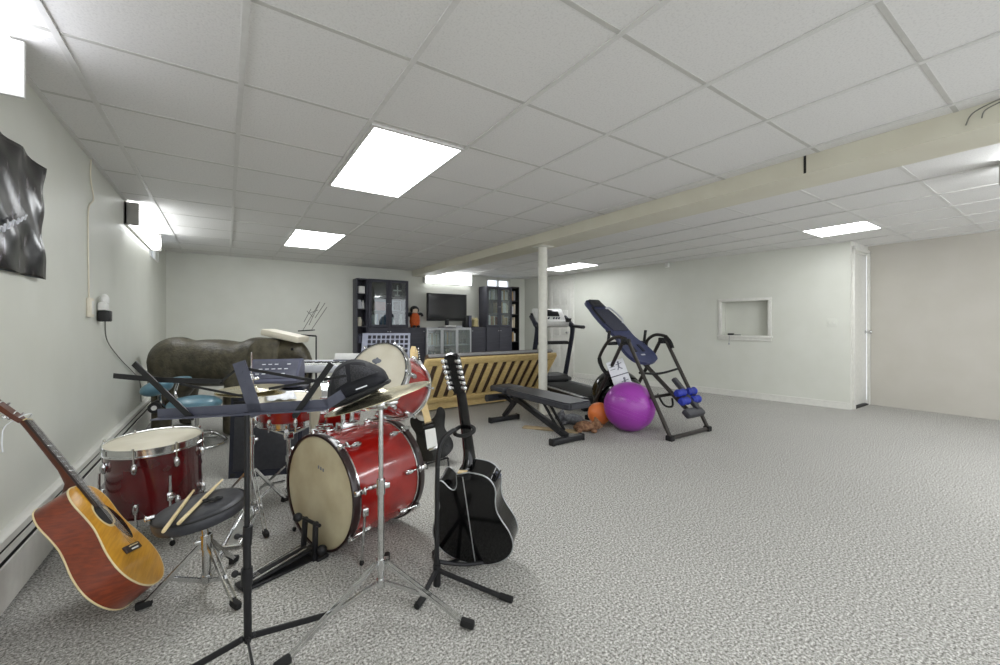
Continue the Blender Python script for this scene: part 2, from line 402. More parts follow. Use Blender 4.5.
def strip(label, p, L, ax, out, h=.21, cap0='stripgrey', cap1='stripgrey', d=.09, lens='strip'):    # wall strip, p = centre on the wall
    rz = math.atan2(ax[1], ax[0]); t = thing('wall_strip_light', label, 'strip light', p, rz, 'strip lights on the walls')
    s = 1 if V(ax).cross(V(out)).z > 0 else -1
    MB().box((0, s * .012, 0), (L, .022, h), bev=.003).build('housing', M['white'], t)
    n = 10; o = [(s * .024, -h / 2 + .008)] + [(s * (.024 + (d - .024) * min(1, 1.12 * math.sin(PI * (k + .5) / n) ** .35)), -h / 2 + .008 + (h - .016) * k / (n - 1)) for k in range(n)] + [(s * .024, h / 2 - .008)]
    b = MB(); b.prism(o, -L / 2 + .022, L / 2 - .022, Matrix(((0, 0, 1, 0), (1, 0, 0, 0), (0, 1, 0, 0), (0, 0, 0, 1)))); b.build('lens', M[lens], t)
    for e, c in ((-1, cap0), (1, cap1)): MB().box((e * (L / 2 - .01), s * (d / 2 + .002), 0), (.02, d + .006, h + .008), bev=.003).build('end_cap', M[c], t)
    return t
strip('lit strip light high on the left wall, above the dark poster', (XL, 1.6, 2.165), 1.64, (0, 1, 0), (1, 0, 0), .215, d=.1, lens='strip2', cap1='whitepl')
t = strip('lit strip light high on the left wall near the far corner', (XL, 5.78, 2.17), 1.6, (0, 1, 0), (1, 0, 0), .2, d=.1)
strip('lit strip light on the back wall above the television', (4.06, YB, 2.17), 1.16, (1, 0, 0), (0, -1, 0), .25, cap0='whitepl', cap1='whitepl')
t = thing('ceiling_strip_light', 'lit strip light under the ceiling right of the beam, cut by the right edge', 'strip light', (4.53, -.38, ZC))
MB().box((0, 0, -.02), (.15, 1.58, .03), bev=.004).build('housing', M['white'], t)
b = MB(); b.prism([(-.07, -.035), (-.075, -.10), (-.05, -.16), (.05, -.16), (.075, -.10), (.07, -.035)], -.78, .78, Matrix(((1, 0, 0, 0), (0, 0, 1, 0), (0, 1, 0, 0), (0, 0, 0, 1)))); b.build('lens', M['strip3'], t)
for e in (-.79, .79): MB().box((0, e, -.085), (.16, .02, .165), bev=.004).build('end_cap', M['stripgrey'], t)
# even fill light added through the open front, also seen in both windows
w = bpy.data.worlds.new('daylight_fill'); SC.world = w; w.use_nodes = True; nt = w.node_tree
bg = nt.nodes['Background']; bg.inputs[0].default_value = (.93, .96, 1, 1); bg.inputs[1].default_value = 1.0
# camera
cd = bpy.data.cameras.new('camera'); cam = bpy.data.objects.new('camera', cd); COL.objects.link(cam)
cd.sensor_width = 36; cd.sensor_fit = 'HORIZONTAL'; cd.lens = 36 * FPX / 1000; cd.shift_y = -.0075; cd.clip_start = .02
cam.location = (0, 0, EYE); cam.rotation_euler = (R(90), 0, -TH); SC.camera = cam
SC.view_settings.view_transform = 'Standard'; SC.view_settings.look = 'None'; SC.view_settings.gamma = 1; SC.view_settings.use_curve_mapping = False
SC.view_settings.exposure = 1.13
# ================================================================ drum kit
def drum(name, label, top, ax, r, dep, shell, hoop, headm, nl, cat='drum', hoop_h=.022, base=None, ph=0, claws=False, badge=True):
    top = V(top); ax = V(ax).normalized(); t = thing(name, label, cat, base or top + ax * dep)
    x, y, z = basis(ax)
    b = MB(); b.lathe([(r - .008, 0), (r, .002), (r, dep - .002), (r - .008, dep), (r - .008, 0)], top, ax, 56); b.build('shell', M[shell], t, w=True)
    for k, o in (('batter_head', -.004), ('resonant_head', dep + .004)):
        s = -1 if o < 0 else 1
        MB().lathe([(r + .004, o - s * .012), (r + .004, o), (r - .01, o + s * .004), (0, o + s * .004)], top, ax, 56).build(k, M[headm], t, w=True)
    hr = r + (.016 if hoop != 'chrome' else .012)
    for o in (0, dep):
        s = -1 if o == 0 else 1; h0 = o + s * .012; h1 = o - s * hoop_h * 1.3
        if hoop == 'chrome': pr = [(r + .004, h0), (hr, h0 + s * .001), (hr, h0 - s * .004), (hr - .004, h0 - s * .006), (hr - .004, h1 + s * .008), (hr + .004, h1 + s * .004), (hr + .004, h1), (r + .004, h1)]
        else: h0 = o + s * .008; h1 = o - s * .018; pr = [(r + .002, h0 + s * .006), (hr - .003, h0 + s * .006), (hr, h0), (hr, h1), (hr - .003, h1 - s * .004), (r + .002, h1 - s * .004)]
        MB().lathe(pr, top, ax, 56, closed=True).build('hoop', M[hoop], t, w=True)
    for i in range(nl):
        a = 2 * PI * (i + .5) / nl + ph; d = x * math.cos(a) + y * math.sin(a); tg = z.cross(d)
        for e in (0, 1):
            c = top + ax * (dep * (.22 if e == 0 else .78)) + d * (r + .012); s = -1 if e == 0 else 1
            b = MB(); b.T = fmat(c, d, tg, z); b.ell((0, 0, 0), (.017, .014, .03), n=10, k=8); b.box((-.008, 0, 0), (.012, .02, .05), bev=.004); b.T = Matrix.Identity(4)
            e1 = top + ax * (-.012 if e == 0 else dep + .012) + d * (hr + .006)
            b.cyl(c + d * .003, e1, .0035, n=6)
            if claws:
                b.T = fmat(e1, d, tg, z); b.box((-.004, 0, -s * .006), (.03, .028, .012), bev=.003); b.box((.012, 0, -s * .02), (.008, .022, .04), bev=.003); b.ell((.012, 0, -s * .05), (.006, .02, .008), n=8, k=6); b.T = Matrix.Identity(4)
            else: b.cyl(e1 + ax * (-s * .0), e1 + ax * (s * .012), .006, n=6)
            b.build('lug', M['chrome'], t, w=True)
    if badge:
        d = (x * math.cos(ph) + y * math.sin(ph)); b = MB(); b.T = fmat(top + ax * dep * .45 + d * (r + .0005), z.cross(d), z, d); b.ell((0, 0, 0), (.022, .014, .003), n=16, k=6); b.build('badge', M['chrome'], t, w=True)
    return t, x, y, z
def tripod(parent, c, zh, zl, feet, m='chrome', w=.012, foot=True, double=True):   # braced folding legs
    c = V((c[0], c[1], 0)); out = []
    for f in feet:
        f = V((f[0], f[1], .012)); d = (f - c); d.z = 0; dn = d.normalized(); sd = dn.cross(V((0, 0, 1)))
        mid = c + d * .55 + V((0, 0, zl + (0.012 - zl) * .55)); b = MB()
        tp = c + dn * .02 + V((0, 0, zh)); lo = c + dn * .02 + V((0, 0, zl))
        if double:
            for s in (-1, 1):
                b.bar(tp + sd * s * .009, f + sd * s * .009 + (f - tp) * -.03, .003, w)
                b.bar(lo + sd * s * .005, mid.lerp(tp.lerp(f, .55), 1) + sd * s * .005, .003, w)
        else: b.bar(tp, f, w * .5, w, bev=.002)
        l = b.build('leg', M[m], parent, w=True)
        if foot:
            b = MB(); b.bar(f - dn * .035 + V((0, 0, .012)), f + dn * .02 + V((0, 0, .006)), .026, .03, bev=.008); b.build('rubber_foot', M['rubber'], l, w=True)
# --- bass drum
HX = V((.925, .38, 0))
bd_top = V((.40, 2.245, .298))
bd, bx, by, bz = drum('bass_drum', 'big bright red bass drum lying on its side with a worn cream batter head', bd_top, HX, .28, .44, 'red', 'hoop', 'headb', 8, hoop_h=.02, base=V((.62, 2.33, 0)), ph=.2, claws=True, badge=False)
for o in (.029, .411):
    MB().lathe([(.281, -.006), (.287, -.005), (.287, .005), (.281, .006)], bd_top + HX.normalized() * o, HX, 56).build('trim_band', M['chrome'], bd, w=True)
for s in (-1, 1):
    n = V((HX.y, -HX.x, 0)).normalized() * (-s)
    q = bd_top + HX.normalized() * .055 + n * .286 + V((0, 0, -.05)); f = bd_top + HX.normalized() * .03 + n * .292; f.z = .008
    b = MB(); b.tube([q, q + (f - q) * 1.0], .0065, 8); b.box(q + n * .0, (.03, .03, .04), bev=.006); l = b.build('spur', M['chrome'], bd, w=True)
    MB().ell(f + V((0, 0, .006)), (.011, .011, .014), n=10, k=6).build('spur_tip', M['rubber'], l, w=True)
b = MB(); b.T = fmat(bd_top - bz * .0085 + by * .12 - bx * .02, bx, by, bz)
for k in range(3): b.box((.02 * (k - 1), .004 * k, 0), (.011, .016, .001))
lab(b.build('head_mark', M['greyink'], bd, w=True), 'small faded grey mark on the batter head')
# double tube tom mount on top of the bass drum
mc = bd_top + HX.normalized() * .2 + V((-.02, .05, .27))
b = MB(); b.box(mc + V((0, 0, .02)), (.11, .07, .05), rot=RZ(R(22)), bev=.01)
for s in (-1, 1): b.cyl(mc + V((s * .026, s * .01, 0)), mc + V((s * .026, s * .01, .19)), .0125, n=12); b.ell(mc + V((s * .045, s * .02, .03)), (.012, .012, .012), n=8, k=6); b.box(mc + V((s * .026, s * .01, .16)), (.034, .034, .04), bev=.006)
b.build('tom_mount', M['chrome'], bd, w=True)
b = MB(); p0 = mc + V((.026, .01, .18)); b.tube([p0, p0 + V((.03, -.06, .03)), V((.74, 2.21, .83))], .010, 8); b.tube([mc + V((-.026, -.01, .18)), mc + V((-.02, .05, .2)), V((.58, 2.52, .67))], .010, 8)
b.build('tom_arm', M['chrome'], bd, w=True)
# --- rack toms
tom, tx, ty, tz = drum('rack_tom', 'red rack tom tipped on its side above the bass drum, cream head to the left', (.661, 2.146, .8865), (.197, .145, -.116), .17, .26, 'red', 'chrome', 'head', 6, ph=.4)
b = MB(); b.T = fmat(V((.661, 2.146, .8865)) - tz * .009 + tx * -.0 , tx, ty, tz); b.ell((.02, .075, 0), (.03, .014, .001), n=14, k=4); b.ell((.02, .075, -.001), (.012, .02, .001), n=14, k=4); lab(b.build('head_mark', M['greyink'], tom, w=True), 'small dark oval mark on the cream head')
drum('rack_tom', 'smaller red rack tom seen edge-on behind the black pouch and crash cymbal', (.452, 2.62, .672), (1, .02, -.12), .145, .2, 'red', 'chrome', 'head', 6, ph=.1)
# --- floor tom
ft = V((-.325, 2.93, .515))
fax = V((.02, .04, -1)).normalized()
ftd, fx, fy, fz = drum('floor_tom', 'dark wine red floor tom on chrome legs beside the heater', ft, fax, .205, .37, 'wine', 'chrome', 'head', 8, base=V((-.33, 2.96, 0)), ph=1.45)
for a in (R(-68), R(55), R(172)):
    d = V((math.cos(a), math.sin(a), 0)); p = V((-.33, 2.96, 0)) + d * .232
    b = MB(); b.tube([p + V((0, 0, .36)), p + V((0, 0, .1)), p + d * .012 + V((0, 0, .05)), p + d * .03 + V((0, 0, .02))], .006, 8); l = b.build('leg', M['chrome'], ftd, w=True)
    MB().ell(p + d * .032 + V((0, 0, .015)), (.013, .013, .016), n=10, k=6).build('rubber_foot', M['rubber'], l, w=True)
    b = MB(); b.box(p - d * .008 + V((0, 0, .25)), (.03, .03, .045), rot=RZ(a), bev=.006); b.ell(p + d * .02 + V((0, 0, .25)), (.008, .018, .008), rot=RZ(a), n=8, k=6); b.build('leg_bracket', M['chrome'], l, w=True)
# --- snare on stand
sc = V((.345, 3.02, .655))
sn, sx, sy, sz = drum('snare_drum', 'red snare drum with white head on a low chrome stand', sc, (0, .10, -1), .178, .13, 'red', 'chrome', 'head', 8, base=V((.345, 3.03, .51)), ph=.3)
ss = thing('snare_stand', 'chrome tripod stand with basket arms under the red snare drum', 'stand', (.345, 3.02, 0))
b = MB(); b.cyl((.345, 3.02, .1), (.345, 3.02, .41), .012); b.cyl((.345, 3.02, .25), (.345, 3.02, .29), .018); b.box((.345, 3.02, .42), (.06, .05, .05), bev=.01); b.build('post', M['chrome'], ss, w=True)
for k in range(3):
    a = R(20 + 120 * k); d = V((math.cos(a), math.sin(a), 0)); c = V((.345, 3.02, 0))
    b = MB(); b.tube([c + V((0, 0, .42)), c + d * .1 + V((0, 0, .445)), c + d * .19 + V((0, 0, .48)), c + d * .2 + V((0, 0, .53))], .007, 8, smooth=4); b.cyl(c + d * .175 + V((0, 0, .487)), c + d * .21 + V((0, 0, .497)), .012); b.build('basket_arm', M['chrome'], ss, w=True)
tripod(ss, (.345, 3.02), .22, .12, [(.345 + .25 * math.cos(R(a)), 3.02 + .25 * math.sin(R(a))) for a in (-75, 45, 165)])
# crumpled white sheet on the snare
b = MB(); n = 14
gr = [[b._v((.30 + .17 * (i / n - .5), 3.04 + .2 * (j / n - .5), .677 + .1 * .2 * (j / n - .5) + .007 * math.sin(i * .9 + j * .4) * math.sin(j * .8 - i * .3) + .006)) for j in range(n + 1)] for i in range(n + 1)]
for i in range(n):
    for j in range(n): b._f([gr[i][j], gr[i + 1][j], gr[i + 1][j + 1], gr[i][j + 1]])
o = b.build('paper_sheet', M['paper'], base=(.30, 3.04, .67)); tag(o, 'crumpled white sheet of paper lying on the snare drum head', 'paper')
o.modifiers.new('thick', 'SOLIDIFY').thickness = .001
# --- hi-hat
hp = V((.125, 2.80, 0))
hh = thing('hi_hat_stand', 'chrome hi-hat stand with footboard beside the amplifier', 'stand', hp)
b = MB(); b.cyl(hp + V((0, 0, .07)), hp + V((0, 0, .48)), .0125); b.cyl(hp + V((0, 0, .48)), hp + V((0, 0, .75)), .0095); b.cyl(hp + V((0, 0, .45)), hp + V((0, 0, .5)), .018); b.box(hp + V((.02, 0, .475)), (.03, .012, .02), bev=.004); b.cyl(hp + V((0, 0, .735)), hp + V((0, 0, .745)), .022); b.build('post', M['chrome'], hh, w=True)
b = MB(); b.cyl(hp + V((0, 0, .7)), hp + V((0, 0, .99)), .0035, n=8); b.build('pull_rod', M['chrome'], hh, w=True)
b = MB(); b.cyl(hp + V((0, 0, .795)), hp + V((0, 0, .85)), .012); b.cyl(hp + V((0, 0, .79)), hp + V((0, 0, .8)), .022); b.ell(hp + V((.02, 0, .835)), (.02, .005, .01), n=8, k=6); b.ell(hp + V((-.006, 0, .855)), (.016, .006, .012), n=8, k=6); b.build('clutch', M['chrome'], hh, w=True)
tripod(hh, hp, .3, .09, [(hp.x + .27 * math.cos(R(a)), hp.y + .27 * math.sin(R(a))) for a in (-78, 42, 160)])
fb = hp + V((-.10, -.30, .02)); fe = hp + V((0, -.04, .09))
b = MB(); b.bar(fb, fe, .075, .012, bev=.004); b.bar(fb + V((0, 0, .008)), fe + V((0, 0, .008)), .05, .008); b.build('footboard', M['chrome'], hh, w=True)
b = MB(); sd = (fe - fb).normalized().cross(V((0, 0, 1)))
for s in (-1, 1): b.tube([fb + sd * s * .045, fe + sd * s * .05, fe + sd * s * .04 + V((0, .02, .06))], .005, 6)
b.tube([fb + sd * .045, fb - sd * .045], .006, 6); b.build('pedal_frame', M['chrome'], hh, w=True)
def cymbal(name, label, c, nrm, r, bell=True):
    c = V(c); p = [(.006, .016 + .0), (.02, .0155), (.034, .010), (.042, .004), (r * .55, -.004), (r * .85, -.012), (r, -.020)]
    q = [(a, z - .0018) for a, z in p][::-1]
    return tag(MB().lathe(p + q, c, nrm, 64, closed=True).build(name, M['brass'], base=c, ang=60), label, 'cymbal')
cymbal('hi_hat_cymbal', 'upper hi-hat cymbal on the chrome stand', hp + V((0, 0, .775)), (.05, .0, 1), .18)
cymbal('hi_hat_cymbal', 'lower hi-hat cymbal, upside down beneath its twin', hp + V((0, 0, .756)), (.02, .0, -1), .18)
# --- crash cymbal stand
cp = V((.518, 1.63, 0)); cs = thing('cymbal_stand', 'chrome braced tripod stand carrying the tilted crash cymbal', 'stand', cp)
b = MB(); b.cyl(cp + V((0, 0, .1)), cp + V((0, 0, .5)), .0125); b.cyl(cp + V((0, 0, .48)), cp + V((0, 0, .83)), .0095); b.cyl(cp + V((0, 0, .47)), cp + V((0, 0, .53)), .017); b.box(cp + V((.022, 0, .5)), (.03, .012, .022), bev=.004); b.cyl(cp + V((0, 0, .17)), cp + V((0, 0, .21)), .019); b.cyl(cp + V((0, 0, .1)), cp + V((0, 0, .13)), .018); b.build('post', M['chrome'], cs, w=True)
cn = V((-.25, .16, 1)).normalized()
tl = cp + V((0, 0, .83)); cc = at(378, 393, 1.66)
b = MB(); b.ell(tl, (.02, .02, .024), n=12, k=8); b.cyl(tl - cn * .01 + V((.02, -.01, 0)), tl + V((-.03, .02, 0)), .012); b.ell(tl + V((.045, -.015, .005)), (.022, .006, .012), n=8, k=6); b.cyl(tl, cc + cn * .05, .004, n=8); b.build('tilter', M['chrome'], cs, w=True)
b = MB(); b.cyl(cc - cn * .012, cc + cn * .004, .014); b.build('felt', M['greyfab'], cs, w=True)
tripod(cs, cp, .2, .12, [(.764, 1.345), (.150, 1.535), (.655, 1.965)])
cymbal('crash_cymbal', 'crash cymbal tilted steeply in front of the red rack tom', cc, cn, .215)
# --- bass pedal
pd = thing('bass_pedal', 'black bass drum pedal clamped to the batter side hoop', 'pedal', (.23, 2.17, 0))
px_ = HX.normalized(); pn = V((-px_.y, px_.x, 0)); q0 = V((.075, 2.105, .02)); q1 = V((.34, 2.205, .034))
b = MB(); b.bar(q0, q1 + V((0, 0, .012)), .066, .012, bev=.003); b.build('footboard', M['blackm'], pd, w=True)
b = MB()
for s in (-1, 1): b.bar(q0 + V((0, 0, .01)) + pn * s * .026, q1.lerp(q0, .1) + V((0, 0, .032)) + pn * s * .026, .006, .004)
for k in range(5): b.bar(q0.lerp(q1, .1 + .02 * k) + pn * -.03 + V((0, 0, .012)), q0.lerp(q1, .1 + .02 * k) + pn * .03 + V((0, 0, .012)), .003, .004)
b.build('tread_rail', M['chrome'], pd, w=True)
MB().bar(q0 - px_ * .03 + V((0, 0, -.008)), q1 + px_ * .05 + V((0, 0, -.035)), .095, .01, bev=.003).build('base_plate', M['blackm'], pd, w=True)
b = MB()
for s in (-1, 1): b.bar(q1 + pn * s * .05 + V((0, 0, -.04)), q1 + pn * s * .045 + px_ * .01 + V((0, 0, .15)), .022, .022, up=px_, bev=.004)
b.cyl(q1 + pn * -.075 + V((.01, 0, .14)), q1 + pn * .075 + V((.01, 0, .14)), .009); b.build('tower', M['blackm'], pd, w=True)
b = MB(); b.cyl(q1 + V((.01, 0, .14)), q1 - px_ * .05 + V((0, 0, .185)), .004); b.ell(q1 - px_ * .055 + V((0, 0, .185)), (.022, .02, .022), n=12, k=8); b.build('beater', M['blackm'], pd, w=True)
b = MB(); b.bar(q1 + V((.0, 0, -.03)), q1 + px_ * .06 + V((0, 0, -.025)), .16, .016, bev=.004); b.ell(q1 + pn * -.075 + V((.02, 0, .02)), (.024, .024, .024), n=12, k=8); b.build('hoop_clamp', M['blackm'], pd, w=True)
# --- drum throne
tc_ = V((-.068, 2.164, 0)); th_ = thing('drum_stool', 'round black drum stool on a chrome tripod, two sticks on it', 'stool', tc_)
tn = V((-.13, .02, 1)).normalized(); ts = V((-.083, 2.145, .325))
MB().lathe([(0, .01), (.15, .01), (.158, .012), (.163, .02), (.165, .035), (.163, .052), (.155, .062), (.14, .068), (.09, .073), (0, .075)], ts, tn, 48).build('seat', M['padblk'], th_, w=True)
b = MB(); b.lathe([(.160, .05), (.1645, .053), (.1645, .057), (.160, .06)], ts, tn, 48, closed=True); b.build('piping', M['blackpl'], th_, w=True)
b = MB(); b.cyl(tc_ + V((0, 0, .05)), tc_ + V((0, 0, .25)), .017); b.cyl(tc_ + V((0, 0, .2)), tc_ + V((-.012, -.012, .32)), .0125); b.cyl(tc_ + V((0, 0, .19)), tc_ + V((0, 0, .25)), .023); b.box(tc_ + V((-.03, 0, .22)), (.03, .016, .02), bev=.004); b.cyl(tc_ + V((0, 0, .045)), tc_ + V((0, 0, .075)), .022); b.lathe([(0, 0), (.06, 0), (.06, .008), (0, .008)], ts - tn * .011, tn, 20); b.build('post', M['chrome'], th_, w=True)
tripod(th_, tc_, .21, .055, [(-.283, 2.172), (.036, 1.962), (.036, 2.35)], w=.016)
b = MB(); e = ts + V((-.165, -.0, .05)); b.cyl(e + V((.01, 0, 0)), e + V((-.016, 0, -.002)), .009); b.ell(e + V((-.018, 0, -.002)), (.006, .012, .012), n=10, k=6); b.build('seat_bolt', M['chrome'], th_, w=True)
def onseat(px, py, dz=.008):
    r_ = V(ray(px, py)); o = V((0, 0, EYE)); k = ((ts + tn * (.073 + dz)) - o).dot(tn) / r_.dot(tn); return o + r_ * k
def stick(label, a, b_):
    a, b_ = V(a), V(b_); d = (b_ - a).normalized(); L = .405; p = [(0, 0), (.006, .002), (.0072, .01), (.0072, L * .7), (.0045, L * .94), (.0035, L * .955), (.0055, L * .975), (.004, L * .995), (0, L)]
    t = MB().lathe(p, (0, 0, 0), d, 10); t.bm.transform(Matrix.Translation(a))
    o = t.build('drumstick', M['stick'], base=a); return tag(o, label, 'drumstick', 'drumsticks on the stool')
a = onseat(163, 532, .004); stick('left of the two pale drumsticks lying across the black stool', a, onseat(194, 490, .006))
a = onseat(178, 524, .006); stick('right of the two pale drumsticks on the black stool, tip past its rim', a, onseat(218, 484, .014))
b = MB(); c = onseat(213, 500, .006); n = []
for k in range(3): b.torus(c + V((-.022 + .02 * k, .004 * (-1) ** k, .004)), (.2, .1, 1), .012, .0035, n=14, k=6)
b.bar(c + V((-.035, -.006, .0)), c + V((.035, .004, .004)), .008, .008, bev=.003)
tag(b.build('drum_key', M['blackpl'], base=c), 'small black metal clip lying on the grey stool seat', 'clip')
# ================================================================ folding music stand in front
ms0 = V((.061, 1.67, 0)); mz = -TH; K = 1.42 / FPX
ms = thing('music_stand', 'black folding music stand standing closest to the camera, in front of the stool', 'music stand', ms0, mz)
def mp(px, py, y=0): return V(((px - 247) * K, y, EYE - (py - 325) * K))
b = MB(); b.cyl(mp(248, 640), mp(247, 540), .0125); b.cyl(mp(247, 545), mp(247, 412), .0085); b.build('post', M['blackm'], ms)
b = MB(); b.cyl(mp(247, 585), mp(247, 568), .018); b.cyl(mp(247, 574), mp(236, 574), .005); b.ell(mp(235, 574), (.012, .012, .012), n=10, k=6); b.build('clamp_collar', M['blackm'], ms); b = MB(); b.cyl(mp(248, 526), mp(247, 545), .015); b.cyl(mp(247, 535), mp(240, 535, -.01), .005); b.ell(mp(239, 535, -.01), (.01, .01, .01), n=8, k=6); b.build('clamp_collar', M['blackm'], ms)
Mi = FR[ms].inverted()
for f in (V((.335, 1.708, .012)), V((-.172, 1.664, .012)), V((.09, 1.37, .012))):
    f = Mi @ f; b = MB(); d = V((f.x, f.y, 0)).normalized(); st = V((0, 0, .062)) + d * .012
    b.bar(st, f, .006, .022, bev=.001); b.ell(st + V((0, 0, 0)) + d * .006, (.011, .011, .011), n=8, k=6); l = b.build('leg', M['blackm'], ms)
    MB().bar(f - d * .03, f + d * .012, .012, .026, bev=.004).build('rubber_foot', M['rubber'], l)
b = MB(); b.bar(mp(239, 362, .0), mp(257, 416, 0), .045, .004, up=(0, 1, 0)); 
for k in range(5): b.cyl(mp(242 + 2.9 * k, 372 + 9 * k, -.004), mp(242 + 2.9 * k, 372 + 9 * k, -.002), .004, n=8)
b.build('back_bar', M['slate'], ms)
b = MB(); b.bar(mp(158, 414), mp(328, 404), .004, .034, up=(0, 0, 1)); b.bar(mp(158, 418, -.016), mp(328, 408.5, -.016), .034, .004); b.bar(mp(326, 405), mp(343, 394), .004, .034); b.build('ledge', M['slate'], ms)
for (p, q) in (((137, 363), (195, 418)), ((333, 363), (296, 416))):
    b = MB(); b.bar(mp(*p, -.012), mp(*q, -.012), .02, .004, up=(0, 1, 0)); b.ell(mp(*q, -.012), (.006, .006, .006), n=8, k=6); b.build('page_arm', M['blackm'], ms)
for pts, w_ in ((((112, 376), (158, 380), (220, 382)), .018), (((220, 382), (240, 366)), .008), (((178, 384), (250, 398)), .008), (((240, 368), (314, 381)), .01), (((268, 389), (345, 376)), .009)):
    b = MB()
    for p, q in zip(pts, pts[1:]): b.bar(mp(*p, .006), mp(*q, .006), w_, .003, up=(0, 1, 0))
    b.ell(mp(*pts[-1], .006), (.005, .005, .005), n=8, k=6); b.build('scissor_link', M['blackm'], ms)
# black pouch with mesh panels leaning on the cymbal
def P(px, py, y): return Mi @ at(px, py, 1.42 + y)
o = thing('pouch', 'black mesh-sided cloth pouch resting on the crash cymbal by the music stand', 'pouch', FR[ms] @ mp(352, 400, .18), mz)
Fi = FR[o].inverted() @ FR[ms]
low = [(328, 412), (352, 404), (374, 393), (393, 382)]; mid = [(325, 396), (350, 388), (370, 378), (387, 374)]; top = [(331, 369), (347, 357), (363, 358), (386, 369)]
b = MB(); b.T = Fi; rows = []
for (row, ya, yb) in ((low, .02, .24), (mid, .01, .25), (top, .09, .19)):
    rows.append(([b._v(P(x, y, ya + .015 * math.sin(i * 2.1))) for i, (x, y) in enumerate(row)], [b._v(P(x, y, yb)) for x, y in row]))
for (A0, A1), (B0, B1) in zip(rows, rows[1:]):
    for i in range(3): b._f([A0[i], A0[i + 1], B0[i + 1], B0[i]]); b._f([A1[i], A1[i + 1], B1[i + 1], B1[i]])
    b._f([A0[0], A1[0], B1[0], B0[0]]); b._f([A0[3], A1[3], B1[3], B0[3]])
for (A0, A1) in (rows[0], rows[-1]):
    for i in range(3): b._f([A0[i], A0[i + 1], A1[i + 1], A1[i]])
ob = b.build('body', M['pouch'], o); s_ = ob.modifiers.new('soft', 'SUBSURF'); s_.levels = 2; s_.render_levels = 2
b = MB(); b.T = Fi
for tri in (((336, 389), (334, 374), (345, 366), (347, 382)), ((351, 382), (350, 365), (362, 366), (378, 372), (367, 376))):
    vs = [b._v(P(x, y, .012)) for x, y in tri]; b._f(vs)
ob = b.build('mesh_panel', M['mesh'], o); ob.modifiers.new('t', 'SOLIDIFY').thickness = .006
b = MB(); b.T = Fi; b.bar(P(334, 405, .03), P(390, 381, .05), .05, .012, up=(0, 0, 1), bev=.004); b.build('flap', M['blackpl'], o)
b = MB(); b.T = Fi; b.bar(P(356, 389.5, .008), P(367, 385.5, .008), .004, .003, up=(0, 1, 0)); b.build('stitching', M['paper'], o)
